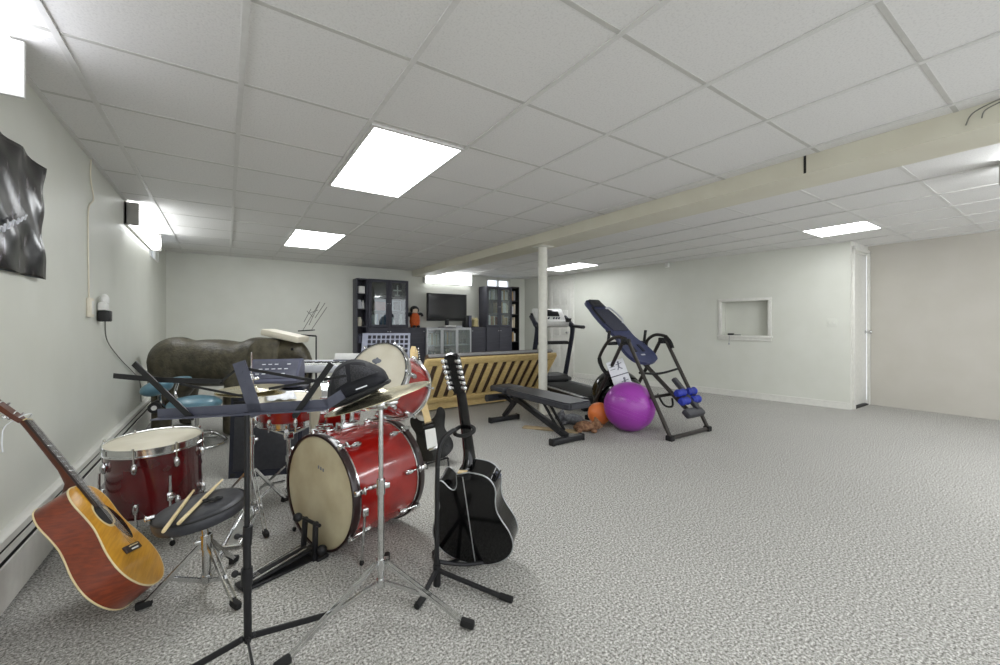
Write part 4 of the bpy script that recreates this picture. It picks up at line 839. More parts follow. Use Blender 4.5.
# right wall sensor, switch, niche remote; beam wires
o = thing('motion_sensor', 'small white sensor box high on the right wall near the ceiling', 'sensor', tuple(TW @ V((U(2.55), 0, 2.2)))); b = MB(); b.T = TW; b.box((U(2.55), -.03, 2.235), (.07, .06, .08), bev=.01); b.build('body', M['whitepl'], o, w=True); b = MB(); b.T = TW; b.box((U(2.55), -.062, 2.22), (.045, .008, .03), bev=.003); b.build('lens', M['white'], o, w=True)
o = thing('light_switch', 'pale double switch plate on the right wall beside the corner', 'light switch', tuple(TW @ V((U(.2), 0, 1.18)))); b = MB(); b.T = TW; b.box((U(.2), -.002, 1.18), (.115, .004, .115), bev=.001); b.build('plate', M['wall'], o, w=True)
for s in (-.025, .025): b = MB(); b.T = TW; b.box((U(.2) + s, -.012, 1.18), (.01, .012, .022), bev=.002); b.build('toggle', M['white'], o, w=True)
o = thing('remote_control', 'small black remote with dangling strap on the wall niche sill', 'remote', tuple(TW @ V((U(1.5), .03, .984)))); b = MB(); b.T = TW; b.box((U(1.5), .02, 1.0), (.09, .05, .03), bev=.008); b.box((U(1.4), .02, .99), (.09, .025, .012), bev=.004); b.build('body', M['blackpl'], o, w=True); b = MB(); b.T = TW; b.tube([(U(1.5), -.0, .99), (U(1.5), -.045, .97), (U(1.505), -.05, .86)], .003, 6); b.ell((U(1.505), -.05, .845), (.009, .009, .018), n=8, k=6); b.build('strap', M['greyink'], o, w=True)
b = MB(); b.tube([(3.2, .24, 2.285), (3.205, .32, 2.272), (3.215, .39, 2.247), (3.232, .415, 2.20)], .0032, 6, smooth=5); tag(b.build('cord', M['wire'], base=(3.22, .5, 2.2)), 'short grey cord hanging over the face of the beam, the lower of the two', 'cord')
b = MB(); b.tube([(3.19, .20, 2.28), (3.2, .28, 2.265), (3.21, .345, 2.245), (3.23, .36, 2.215)], .0028, 6, smooth=5); tag(b.build('cord', M['wire'], base=(3.22, .45, 2.25)), 'second grey cord on the beam, nearer the right edge', 'cord')
# ================================================================ furniture along the back wall
YW = YB - .012
def cabinet(name, label, x0, x1, z1, dep, cat, shelves, doors=(), m='case', back=True):     # open carcass, front faces the camera
    t = thing(name, label, cat, ((x0 + x1) / 2, YW - dep / 2, 0)); th = .022; yb = YW; yf = YW - dep
    for x in (x0 + th / 2, x1 - th / 2): MB().box((x, (yb + yf) / 2, z1 / 2), (th, dep, z1), bev=.002).build('side_panel', M[m], t, w=True)
    MB().box(((x0 + x1) / 2, (yb + yf) / 2, z1 - th / 2), (x1 - x0 - 2 * th, dep, th)).build('top_panel', M[m], t, w=True)
    MB().box(((x0 + x1) / 2, (yb + yf) / 2 + .02, .04), (x1 - x0 - 2 * th, dep - .04, .08)).build('base_plinth', M[m], t, w=True)
    MB().box(((x0 + x1) / 2, yb - .004, z1 / 2), (x1 - x0 - 2 * th, .008, z1 - .04)).build('back_panel', M['casein'], t, w=True)
    for z in shelves: MB().box(((x0 + x1) / 2, (yb + yf) / 2 + .008, z), (x1 - x0 - 2 * th, dep - .03, .018)).build('shelf', M['casein' if m == 'case' else m], t, w=True)
    return t
def solid_door(t, x0, x1, z0, z1, yf, m='case', kx=None):
    d = MB().box(((x0 + x1) / 2, yf - .009, (z0 + z1) / 2), (x1 - x0 - .006, .018, z1 - z0 - .006), bev=.002).build('door', M[m], t, w=True)
    if kx: MB().cyl((kx, yf - .018, z1 - .08), (kx, yf - .036, z1 - .08), .009).build('knob', M['silver'], d, w=True)
def glass_door(t, x0, x1, z0, z1, yf, m, g, fw=.055, hy=None):
    b = MB(); xc, zc = (x0 + x1) / 2, (z0 + z1) / 2
    for x in (x0 + fw / 2 + .002, x1 - fw / 2 - .002): b.box((x, yf - .01, zc), (fw, .02, z1 - z0 - .006), bev=.002)
    for z in (z0 + fw / 2 + .003, z1 - fw / 2 - .003): b.box((xc, yf - .01, z), (x1 - x0 - 2 * fw - .004, .02, fw), bev=.002)
    d = b.build('door', M[m], t, w=True)
    MB().box((xc, yf - .008, zc), (x1 - x0 - 2 * fw, .004, z1 - z0 - 2 * fw)).build('pane', M[g], d, w=True)
    if hy: MB().cyl((hy, yf - .02, zc), (hy, yf - .034, zc), .007).build('knob', M['silver'], d, w=True)
bookm = [mat('book_' + n, c, .6) for n, c in (('cream', (224, 214, 190)), ('white', (232, 232, 230)), ('grey', (150, 152, 156)), ('tan', (190, 158, 108)), ('black', (40, 40, 44)), ('blue', (96, 116, 140)), ('rust', (168, 86, 58)), ('olive', (132, 130, 92)))]
def books(x0, x1, z, hmin, hmax, label, group, pal, dep=.2, fill=1.0, yf=None, lean=0):
    x = x0; yb = YW - .03
    while x < x0 + (x1 - x0) * fill - .02:
        w_ = random.uniform(.02, .042); h = random.uniform(hmin, hmax); dd = dep * random.uniform(.75, 1)
        y0 = (yf + .02) if yf else yb - dd; c = ((x + w_ / 2), y0 + dd / 2, z + h / 2)
        b = MB(); r_ = RY(lean)
        b.box((0, 0, 0), (w_ - .002, dd, h), rot=None, bev=.003)
        o = b.build('book', random.choice(pal), base=(0, 0, 0)); o.location = (c[0], c[1], c[2] + abs(math.sin(lean)) * w_ / 2); o.rotation_euler = (0, lean, 0); tag(o, label, 'book', group); x += w_ + .002
pale = [bookm[i] for i in (0, 1, 1, 2, 3)]; warm = [bookm[i] for i in (0, 1, 3, 3, 6, 2)]; mixd = [bookm[i] for i in (1, 2, 4, 4, 5, 0)]
# left group
nl = cabinet('bookcase', 'narrow open dark bookcase at the left end of the back wall units', 2.03, 2.235, 2.03, .28, 'bookcase', [.45, .8, 1.12, 1.45, 1.74])
tl = cabinet('display_cabinet', 'tall dark cabinet with two glass doors left of the television', 2.24, 3.03, 2.03, .30, 'cabinet', [1.12, 1.42, 1.72])
yf = YW - .30
glass_door(tl, 2.24, 2.635, 1.10, 2.03, yf, 'case', 'glass', hy=2.61); glass_door(tl, 2.635, 3.03, 1.10, 2.03, yf, 'case', 'glass', hy=2.66)
solid_door(tl, 2.24, 2.635, .08, 1.10, yf, kx=2.61); solid_door(tl, 2.635, 3.03, .08, 1.10, yf, kx=2.66)
books(2.29, 2.61, 1.129, .2, .26, 'book standing on the lowest glass-front shelf of the left display cabinet', 'books in the left display cabinet', mixd)
def item(name, label, cat, x, z, mk, m, y=None):
    o = mk(MB()).build(name, M[m] if isinstance(m, str) else m, base=(0, 0, 0)); o.location = (x, y if y is not None else YW - .16, z); tag(o, label, cat); return o
item('storage_box', 'red-orange box on the middle shelf of the left display cabinet', 'box', 2.50, 1.431, lambda b: b.box((0, 0, .085), (.2, .12, .17), bev=.004), bookm[6])
fr = thing('picture_frame', 'small framed picture on the middle shelf behind the right glass door', 'picture frame', (2.84, YW - .16, 1.431))
b = MB(); b.box((0, 0, .1), (.18, .02, .2), bev=.004); b.build('frame', M['silver'], fr); b = MB(); b.box((0, -.012, .1), (.14, .004, .16)); b.build('picture', M['brown'], fr)
item('ornament', 'white star shaped ornament on the top shelf behind the right glass door', 'ornament', 2.86, 1.731, lambda b: (b.bar((-.08, 0, .11), (.08, 0, .11), .02, .025), b.bar((0, 0, .02), (0, 0, .22), .025, .02), b.lathe([(0, 0), (.05, 0), (.045, .02), (0, .025)], (0, 0, 0), (0, 0, 1), 16), b)[-1], 'whitepl')
item('vase', 'pale grey vase on the lowest shelf behind the right glass door', 'vase', 2.75, 1.129, lambda b: b.lathe([(0, 0), (.04, 0), (.06, .05), (.055, .1), (.03, .15), (.035, .18), (.028, .18), (0, .17)], (0, 0, 0), (0, 0, 1), 20), 'silverkb')
item('vase', 'taller white vase on the lowest shelf at the right edge of the glass', 'vase', 2.93, 1.129, lambda b: b.lathe([(0, 0), (.03, 0), (.035, .1), (.028, .22), (.03, .25), (0, .245)], (0, 0, 0), (0, 0, 1), 20), 'whitepl')
for z, k, m_, lb in ((1.749, 0, 'whitepl', 'white box on the top shelf of the narrow left bookcase'), (1.459, 1, 'silverkb', 'pale blue-grey jar on the second shelf of the narrow left bookcase'), (1.129, 2, 'ivory', 'cream container on the third shelf of the narrow left bookcase'), (.809, 3, 'slate2', 'grey tin on the fourth shelf of the narrow left bookcase')):
    if k == 0: item('storage_box', lb, 'box', 2.14, z, lambda b: b.box((0, 0, .07), (.12, .13, .14), bev=.004), m_)
    else: item('jar', lb, 'jar', 2.11, z, lambda b: b.lathe([(0, 0), (.045, 0), (.05, .05), (.048, .13), (.03, .15), (.034, .17), (0, .175)], (0, 0, 0), (0, 0, 1), 18), m_)
item('jar', 'white bottle beside the blue-grey jar in the narrow left bookcase', 'jar', 2.18, 1.459, lambda b: b.lathe([(0, 0), (.025, 0), (.025, .1), (.012, .13), (.012, .16), (0, .16)], (0, 0, 0), (0, 0, 1), 14), 'whitepl')
item('jar', 'dark little pot beside the cream container in the narrow left bookcase', 'jar', 2.185, 1.129, lambda b: b.lathe([(0, 0), (.025, 0), (.028, .06), (.02, .09), (0, .09)], (0, 0, 0), (0, 0, 1), 14), 'blackpl')
ll = cabinet('low_cabinet', 'low dark cabinet carrying the orange doll, left of the glass-front unit', 3.035, 3.395, 1.10, .30, 'cabinet', []); solid_door(ll, 3.035, 3.395, .08, 1.10, yf, kx=3.36)
# glass-front unit under the television
tv_ = cabinet('glass_front_cabinet', 'pale low unit with three glass doors under the television', 3.40, 4.455, 1.095, .34, 'cabinet', [.35, .72], m='silver'); yt = YW - .34
for k in range(3): x0 = 3.40 + .3517 * k; glass_door(tv_, x0, x0 + .3517, .08, 1.075, yt, 'silver', 'frost', fw=.03, hy=x0 + .33)
for k in range(2): MB().box((3.40 + .3517 * (k + 1), YW - .16, .57), (.018, .3, 1.0)).build('divider', M['silver'], tv_, w=True)
books(3.45, 3.72, .729, .2, .28, 'cream or pale book on the upper shelf behind the left glass door under the television', 'pale books under the television', [bookm[0], bookm[0], bookm[3], bookm[1]], dep=.24)
books(3.45, 3.70, .359, .2, .26, 'book on the lower shelf behind the left glass door under the television', 'lower books under the television, left door', [bookm[1], bookm[5], bookm[2]], dep=.22)
books(3.79, 4.08, .729, .22, .29, 'record sleeve or book on the upper shelf behind the middle glass door', 'upper books behind the middle door', [bookm[2], bookm[3], bookm[7], bookm[2]], dep=.24)
books(3.82, 4.05, .359, .22, .28, 'leaning book on the lower shelf behind the middle glass door', 'lower books behind the middle door', [bookm[0], bookm[2], bookm[7]], dep=.24, fill=.8, lean=.2)
for i, (x, z) in enumerate(((4.17, .729), (4.27, .729), (4.37, .729), (4.18, .359), (4.28, .359), (4.38, .359))):
    o = item('drinking_glass', 'clear glassware standing behind the right glass door under the television', 'glass', x, z, lambda b: b.lathe([(.028, 0), (.036, .12), (.034, .12), (.026, .006), (0, .006), (0, 0)], (0, 0, 0), (0, 0, 1), 18), 'acryl', YW - .2); o['group'] = 'glassware in the right glass unit'
# television and things on the unit
tz = 1.096; tx = 3.93
tv = thing('television', 'black flat television on the glass-front unit', 'television', (tx, YW - .23, tz))
b = MB(); b.box((0, 0, .43), (.93, .06, .58), bev=.008); b.build('bezel', M['blackpl'], tv)
b = MB(); b.box((0, -.031, .45), (.87, .004, .49)); b.build('screen', M['screen'], tv)
b = MB(); b.bar((-.02, -.031, .165), (.02, -.031, .165), .012, .004); lab(b.build('maker_mark', M['silver'], tv), 'small pale mark below the screen')
b = MB(); b.box((0, .01, .09), (.08, .04, .12), bev=.008); b.lathe([(0, 0), (.2, 0), (.2, .008), (.06, .022), (0, .024)], (0, 0, 0), (0, 0, 1), 30); b.build('stand', M['blackpl'], tv)
item('media_box', 'slim white box lying in front of the television foot', 'media box', 3.97, tz, lambda b: b.box((0, 0, .024), (.26, .09, .048), bev=.006), 'whitepl', YW - .29)
item('media_box', 'thin pale box at the right of the television foot', 'media box', 4.22, tz, lambda b: b.box((0, 0, .018), (.14, .1, .036), bev=.006), 'silverkb', YW - .2)
for x, m_, lb, w_ in ((4.385, 'blackpl', 'black loudspeaker right of the television', .07), (4.475, 'slate2', 'grey-fronted loudspeaker right of the black one', .085)):
    sp = thing('loudspeaker', lb, 'loudspeaker', (x, YW - .2, tz + .005)); b = MB(); b.box((0, 0, .13), (w_, .14, .26), bev=.006); b.build('cabinet', M['blackpl'], sp); b = MB(); b.box((0, -.073, .13), (w_ - .012, .006, .24), bev=.002); b.build('grille', M[m_], sp)
# orange doll
dl = thing('doll', 'orange-bodied doll with black hair sitting on the low dark cabinet', 'doll', (3.22, YW - .17, 1.101))
b = MB(); b.lathe([(0, 0), (.075, 0), (.1, .05), (.11, .14), (.095, .24), (.06, .29), (0, .3)], (0, 0, 0), (0, 0, 1), 22); b.build('body', M['orangefig'], dl)
b = MB(); b.ell((0, -.01, .345), (.066, .062, .07)); b.build('head', M['skin'], dl)
b = MB(); b.ell((0, .012, .385), (.085, .075, .06)); b.ell((-.06, .0, .36), (.03, .05, .06)); b.ell((.06, .0, .36), (.03, .05, .06)); b.build('hair', M['blackpl'], dl)
for s in (-1, 1):
    b = MB(); b.tube([(s * .07, 0, .27), (s * .13, -.03, .28), (s * .15, -.05, .23)], [.032, .028, .024], 10, smooth=4); b.build('arm', M['blackpl'], dl)
    b = MB(); b.ell((s * .045, -.09, .02), (.035, .055, .028)); b.build('foot', M['blackpl'], dl)
item('figurine', 'white slender figurine left of the orange doll', 'figurine', 3.09, 1.101, lambda b: (b.lathe([(0, 0), (.03, 0), (.035, .05), (.02, .13), (.03, .18), (.012, .22), (0, .22)], (0, 0, 0), (0, 0, 1), 16), b.ell((0, 0, .245), (.024, .024, .03)), b)[-1], 'whitepl')
# right group
lr = cabinet('low_cabinet', 'low dark cabinet right of the glass-front unit, ivory ornament on it', 4.46, 4.855, 1.10, .30, 'cabinet', []); solid_door(lr, 4.46, 4.855, .08, 1.10, yf, kx=4.5)
tr = cabinet('display_cabinet', 'tall dark cabinet with two glass doors under the small window', 4.86, 5.56, 2.03, .32, 'cabinet', [1.12, 1.42, 1.72]); yr = YW - .32
glass_door(tr, 4.86, 5.21, 1.10, 2.03, yr, 'case', 'glass', fw=.05, hy=5.19); glass_door(tr, 5.21, 5.56, 1.10, 2.03, yr, 'case', 'glass', fw=.05, hy=5.23)
solid_door(tr, 4.86, 5.21, .08, 1.10, yr, kx=5.18); solid_door(tr, 5.21, 5.56, .08, 1.10, yr, kx=5.24)
for i, z in enumerate((1.129, 1.429, 1.729)):
    nm = ('bottom', 'middle', 'top')[i]
    books(4.90, 5.19, z, .19, .26, 'book on the %s shelf behind the left glass door of the right tall cabinet' % nm, 'books, %s shelf, left door, right cabinet' % nm, pale if i else warm, fill=(.95, .4, .9)[i], dep=.22)
    books(5.24, 5.53, z, .19, .26, 'book on the %s shelf behind the right glass door of the right tall cabinet' % nm, 'books, %s shelf, right door, right cabinet' % nm, warm if i == 0 else pale, dep=.22)
nr = cabinet('bookcase', 'narrow open black bookcase in the far right corner beside the treadmill', 5.565, 5.80, 2.05, .30, 'bookcase', [.45, .75, 1.08, 1.40, 1.72], m='blackpl')
for i, z in enumerate((.759, 1.089, 1.409, 1.729)):
    nm = ('fourth', 'third', 'second', 'top')[i]
    books(5.595, 5.775, z, .17, .25, 'pale book on the %s shelf of the narrow black corner bookcase' % nm, 'books on the %s shelf of the narrow corner bookcase' % nm, pale if i else warm, fill=.8, dep=.22)
og = thing('ornament', 'ivory castle shaped ornament on the low dark cabinet beside the speakers', 'ornament', (4.64, YW - .17, 1.101))
b = MB(); b.lathe([(0, 0), (.09, 0), (.095, .03), (.07, .07), (.06, .14), (.045, .19), (0, .2)], (0, 0, 0), (0, 0, 1), 20)
for k in range(3): b.lathe([(.03, .02), (.03, .15), (.038, .155), (0, .23)], (.06 * math.cos(k * 2.1), .05 * math.sin(k * 2.1), 0), (0, 0, 1), 12)
b.build('body', M['gold'], og); b = MB(); b.lathe([(0, 0), (.11, 0), (.11, .012), (0, .012)], (0, 0, 0), (0, 0, 1), 22); b.build('base', M['fret'], og)
# ================================================================ futon
fu = thing('futon', 'pine futon frame with slatted back turned to the camera and a brown mattress', 'futon', (3.0, 4.85, 0))
fx0, fx1 = 1.98, 4.02; yb_, zb_ = 4.93, .16; yt_, zt_ = 4.53, .70
up = V((0, yt_ - yb_, zt_ - zb_)).normalized(); nrm = V((0, up.z, -up.y)); nrm = V((0, -up.z, up.y))     # nrm points to the camera
def fp(x, t, off=0): return V((x, yb_, zb_)) + up * t + nrm * off
Lb = V((0, yt_ - yb_, zt_ - zb_)).length
b = MB(); b.bar(fp(fx0, Lb), fp(fx1, Lb), .10, .034, up=nrm, bev=.006); b.build('top_rail', M['pine'], fu, w=True)
b = MB(); b.bar(fp(fx0, .0), fp(fx1, .0), .09, .034, up=nrm, bev=.006); b.build('bottom_rail', M['pine'], fu, w=True)
ns = 14
for k in range(ns):
    x = fx0 + .06 + (fx1 - fx0 - .12) * k / (ns - 1); b = MB(); b.bar(fp(x, .03), fp(x, Lb - .03), .082, .018, up=nrm, bev=.003); b.build('slat', M['pine'], fu, w=True)
b = MB(); b.bar(fp((fx0 + fx1) / 2, .0, -.085), fp((fx0 + fx1) / 2, Lb + .03, -.085), fx1 - fx0 - .06, .12, up=nrm, bev=.04); b.build('back_mattress', M['brown'], fu, w=True)
b = MB(); b.bar(fp(fx0 + .04, Lb + .05, -.06), fp(fx1 - .04, Lb + .05, -.06), .02, .05, up=nrm, bev=.012); lab(b.build('mattress_edge', M['greyfab'], fu, w=True), 'grey fabric edge showing above the top rail')
b = MB(); b.box(((fx0 + fx1) / 2, 5.36, .38), (fx1 - fx0 - .06, .74, .14), bev=.04); b.build('seat_mattress', M['brown'], fu, w=True)
b = MB(); b.box(((fx0 + fx1) / 2, 5.38, .28), (fx1 - fx0, .70, .05), bev=.006); b.build('seat_frame', M['pine'], fu, w=True)
b = MB(); b.box(((fx0 + fx1) / 2, 5.02, .095), (fx1 - fx0, .035, .15), bev=.006); b.build('rear_rail', M['pine'], fu, w=True)
for x in (fx0 - .03, fx1 + .03):
    b = MB()
    for y in (5.03, 5.72): b.box((x, y, .3), (.045, .07, .6), bev=.005)
    b.box((x, 5.36, .615), (.06, .82, .03), bev=.006); b.box((x, 5.36, .12), (.03, .66, .07), bev=.004)
    for k in range(5): b.box((x, 5.13 + .115 * k, .37), (.018, .05, .48))
    b.build('arm', M['pine'], fu, w=True)
for x in (fx0 + .01, fx1 - .01):
    b = MB(); b.bar(fp(x, -.02, .0), fp(x, Lb + .03, .0), .04, .05, up=nrm, bev=.005); b.build('back_stile', M['pine'], fu, w=True)
# ================================================================ treadmill
tr_a = math.atan2(.42, 1.70); tm = thing('treadmill', 'black and silver treadmill between the futon and the right wall', 'treadmill', (4.28, 3.81, 0), -tr_a)
W2 = .355; LT = 1.95
b = MB(); b.box((0, LT / 2, .12), (2 * W2 - .12, LT - .1, .09), bev=.02); b.build('deck', M['blackpl'], tm)
b = MB(); b.box((0, .82, .172), (.46, 1.5, .012), bev=.004); b.build('belt', M['rubber'], tm)
for s in (-1, 1):
    b = MB(); b.box((s * (W2 - .06), LT * .43, .15), (.10, LT * .86, .06), bev=.012); b.build('side_rail', M['padblk'], tm)
    b = MB(); b.box((s * (W2 - .012), LT * .43, .182), (.03, LT * .86, .014), bev=.004); lab(b.build('rail_trim', M['silver'], tm), 'silver trim strip along the deck edge')
    b = MB(); b.box((s * (W2 - .006), LT * .43, .11), (.014, LT * .84, .1), bev=.004); b.build('side_skirt', M['blackpl'], tm)
    b = MB(); b.bar((s * (W2 - .006), .95, .12), (s * (W2 - .006), 1.13, .12), .018, .022); b.build('side_mark', M['silver'], tm)
    b = MB(); b.box((s * (W2 - .05), .0, .09), (.11, .12, .14), bev=.03); b.build('end_cap', M['blackpl'], tm)
    b = MB(); b.box((s * (W2 - .05), .02, .02), (.07, .09, .04), bev=.01); b.build('foot', M['rubber'], tm)
    b = MB(); b.tube([(s * (W2 - .02), 1.72, .2), (s * (W2 - .02), 1.58, .62), (s * (W2 - .02), 1.44, 1.06), (s * (W2 - .02), 1.50, 1.16), (s * (W2 - .02), 1.70, 1.30)], [.042, .038, .04, .045, .03], 10, smooth=3); b.build('upright', M['navy'], tm)
    b = MB(); b.box((s * (W2 - .02), 1.70, .21), (.14, .26, .07), bev=.03); b.build('upright_base', M['blackpl'], tm)
    b = MB(); b.tube([(s * (W2 - .02), 1.50, 1.13), (s * (W2 - .01), 1.38, 1.13), (s * (W2 - .01), 1.10, 1.115)], .03, 10); b.build('handrail', M['blackpl'], tm)
b = MB(); b.box((0, 1.72, .22), (2 * W2 - .06, .42, .16), bev=.06); b.build('motor_hood', M['blackpl'], tm)
b = MB(); b.box((0, 1.53, .84), (2 * W2 - .06, .05, .045), bev=.015); b.box((0, 1.49, .87), (.5, .09, .02), bev=.008); b.build('cross_bar', M['blackpl'], tm)
b = MB(); b.T = Matrix.Translation((0, 1.55, 1.18)) @ Matrix.Rotation(R(-38), 4, 'X'); b.box((0, 0, .0), (2 * W2 + .02, .10, .12), bev=.045); b.box((0, .02, .17), (.58, .07, .32), bev=.03); b.build('console', M['whitepl'], tm)
b = MB(); b.T = Matrix.Translation((0, 1.55, 1.18)) @ Matrix.Rotation(R(-38), 4, 'X'); b.box((0, -.02, .21), (.36, .012, .14), bev=.005); b.build('display', M['screen'], tm)
b = MB(); b.T = Matrix.Translation((0, 1.55, 1.18)) @ Matrix.Rotation(R(-38), 4, 'X'); b.box((0, .065, .12), (.64, .03, .3), bev=.02); b.build('console_shell', M['blackpl'], tm)
for s in (-1, 1):
    b = MB(); b.T = Matrix.Translation((s * .25, 1.46, 1.20)); b.lathe([(.045, 0), (.05, .06), (.056, .065), (.056, .058), (.04, .0), (0, .002), (0, -.004), (.045, -.004)], (0, -.02, 0), (0, 0, 1), 18); b.build('cup_holder', M['blackpl'], tm)
    for k in range(3): b = MB(); b.T = Matrix.Translation((0, 1.55, 1.18)) @ Matrix.Rotation(R(-38), 4, 'X'); b.cyl((s * .1 + .05 * (k - 1), -.045, .09), (s * .1 + .05 * (k - 1), -.01, .09), .014, n=12); b.build('button', M['slate'], tm)
# ================================================================ weight bench
wb = thing('weight_bench', 'folding black weight bench in front of the post', 'exercise bench', (2.78, 3.5, 0))
b = MB(); b.box((2.77, 4.03, .032), (.40, .055, .055), bev=.01); b.build('rear_foot', M['blackm'], wb, w=True)
b = MB(); b.box((2.77, 2.945, .032), (.40, .065, .055), bev=.01); b.build('front_foot', M['blackm'], wb, w=True)
for s in (-1, 1):
    for y in (4.03, 2.945): b = MB(); b.box((2.77 + s * .195, y, .032), (.03, .07, .064), bev=.008); b.build('foot_cap', M['rubber'], wb, w=True)
b = MB(); b.bar((2.77, 2.95, .06), (2.77, 3.86, .33), .055, .055, bev=.006); b.build('main_beam', M['blackm'], wb, w=True)
b = MB(); b.bar((2.77, 4.03, .06), (2.77, 3.72, .36), .05, .05, bev=.006); b.build('rear_leg', M['blackm'], wb, w=True)
for s in (-1, 1): b = MB(); b.bar((2.77 + s * .035, 3.02, .10), (2.77 + s * .035, 3.28, .36), .012, .028); b.build('support_strut', M['blackm'], wb, w=True)
b = MB(); b.box((2.77, 3.98, .40), (.30, .30, .065), bev=.024); b.build('seat_pad', M['padblk'], wb, w=True)
b = MB(); b.prism([(-.13, -.55), (.13, -.55), (.16, -.50), (.15, .3), (.13, .5), (-.13, .5), (-.15, .3), (-.16, -.50)], -.034, .034, Matrix.Translation((2.77, 3.31, .395)) @ Matrix.Rotation(R(.5), 4, 'X')); bmesh.ops.bevel(b.bm, geom=list(b.bm.edges), offset=.014, segments=2, affect='EDGES'); b.build('back_pad', M['padblk'], wb, w=True)
b = MB(); b.bar((2.77, 3.80, .345), (2.77, 2.95, .345), .04, .03); b.build('pad_rail', M['blackm'], wb, w=True)
b = MB(); b.cyl((2.60, 4.16, .27), (2.94, 4.16, .27), .042, n=16); b.build('foam_roller', M['padblk'], wb, w=True)
b = MB(); b.bar((2.77, 4.0, .30), (2.77, 4.16, .27), .035, .035); b.bar((2.77, 3.86, .25), (2.77, 4.02, .3), .035, .035); b.build('roller_arm', M['blackm'], wb, w=True)
b = MB(); b.tube([(2.80, 3.80, .33), (2.84, 3.80, .29), (2.84, 3.78, .24)], .006, 6); b.ell((2.84, 3.775, .235), (.012, .012, .02)); b.build('adjust_pin', M['chrome'], wb, w=True)
# things under the bench
b = MB(); b.box((0, 0, .009), (.62, .10, .018), bev=.005); o = b.build('wood_board', M['tan'], base=(0, 0, 0)); o.location = (2.95, 3.40, 0); o.rotation_euler = (0, 0, -.95); tag(o, 'flat tan board lying on the carpet under the weight bench', 'board')
def plush(name, label, c, m, rz, s=1.0):
    t = thing(name, label, 'soft toy', c, rz); b = MB(); b.ell((0, 0, .045 * s), (.10 * s, .06 * s, .05 * s)); b.build('body', M[m], t)
    b = MB(); b.ell((.11 * s, 0, .06 * s), (.045 * s, .045 * s, .045 * s)); b.ell((.15 * s, 0, .05 * s), (.022 * s, .024 * s, .02 * s)); b.build('head', M[m], t)
    for q in (-1, 1):
        b = MB(); b.ell((.105 * s, q * .035 * s, .10 * s), (.014 * s, .016 * s, .028 * s)); b.build('ear', M[m], t)
        for e in (-1, 1): b = MB(); b.ell((e * .07 * s, q * .065 * s, .02 * s), (.03 * s, .045 * s, .02 * s)); b.build('leg', M[m], t)
        b = MB(); b.ell((.15 * s, q * .02 * s, .07 * s), (.006, .006, .006), n=8, k=6); b.build('eye', M['blackpl'], t)
p = atz(585, 431); plush('plush_toy', 'tan brown plush toy lying on the carpet under the bench end', (p.x, p.y, 0), 'toy', -.6, 1.15)
p = atz(573, 424); plush('plush_toy', 'grey plush toy behind the tan one under the weight bench', (p.x, p.y, 0), 'toy2', 2.2, 1.25)
# ================================================================ balls
def ball(name, label, c, r_, m, cat='exercise ball', ribs=True):
    t = thing(name, label, cat, (c[0], c[1], 0)); b = MB(); b.ell((0, 0, r_), (r_, r_, r_ * .985), n=48, k=32); o = b.build('shell', M[m], t)
    b = MB(); b.lathe([(0, 0), (.012, 0), (.012, .002), (0, .003)], (0, r_ * .7, r_ + r_ * .7), (0, .7, .7), 12); b.build('plug', M['whitepl' if m != 'orange' else 'orange'], t)
    if ribs:
        for k in (-3, -2, -1, 1, 2, 3):
            z = r_ * .13 * k; q = math.sqrt(r_ * r_ - z * z); b = MB(); b.torus((0, 0, 0), (.35, -.15, 1), q + .0005, .0016, n=56, k=5)
            b.bm.transform(Matrix.Translation(V((.35, -.15, 1)).normalized() * z + V((0, 0, r_)))); b.build('rib', M[m], t)
ball('exercise_ball', 'big purple exercise ball beside the inversion table', (3.63, 2.89), .268, 'purple')
ball('exercise_ball', 'small orange ball left of the purple one', (3.567, 3.262), .13, 'orange', ribs=False)
ball('exercise_ball', 'black exercise ball half hidden behind the purple and orange ones', (3.99, 3.36), .305, 'glossblk', ribs=False)
# ================================================================ inversion table
iv = thing('inversion_table', 'inversion table with navy bed and dark tube frame beside the purple ball', 'inversion table', (4.0, 2.96, 0))
xl, xr = 3.66, 4.34; yn, yfar, ya, za = 2.42, 3.52, 2.96, .98
b = MB(); b.tube([(xl, yn, .025), (xr, yn, .025)], .022, 10); b.build('front_base_bar', M['gunmetal'], iv, w=True)
b = MB(); b.tube([(xl, yfar, .025), (xr, yfar, .025)], .022, 10); b.build('rear_base_bar', M['gunmetal'], iv, w=True)
for x in (xl, xr):
    s = -1 if x == xl else 1
    for y in (yn, yfar):
        sy = 1 if y == yfar else -1
        b = MB(); b.bar((x, y, .0), (x, y - sy * .0, .055), .06, .07, up=(0, 1, 0), bev=.008); b.build('corner_foot', M['rubber'], iv, w=True)
    b = MB(); b.tube([(x, yn, .04), (x, ya - .03, za)], .021, 10); b.build('front_leg', M['gunmetal'], iv, w=True)
    b = MB(); b.tube([(x, yfar, .04), (x, ya + .03, za)], .021, 10); b.build('rear_leg', M['gunmetal'], iv, w=True)
    b = MB(); b.box((x, ya, za - .015), (.04, .12, .07), bev=.012); b.cyl((x - .03, ya, za - .03), (x + .03, ya, za - .03), .022); b.build('pivot_bracket', M['blackm'], iv, w=True)
    b = MB()
    hpts = [(x, ya + .24, .56), (x, ya + .34, .65), (x, ya + .385, .76), (x, ya + .26, .95), (x, ya + .12, 1.015), (x, ya + .0, za + .02)] if s < 0 else [(x, ya + .24, .86), (x, ya + .22, .96), (x, ya + .11, 1.03), (x, ya - .03, 1.015), (x, ya - .09, .95), (x, ya - .12, .88)]
    b.tube(hpts, .019, 10, smooth=6); h_ = b.build('handlebar', M['gunmetal'], iv, w=True)
    b = MB(); b.tube([V(q) for q in (hpts[0:3] if s < 0 else hpts[3:])], .0235, 10, smooth=6); b.build('grip', M['rubber'], h_, w=True)
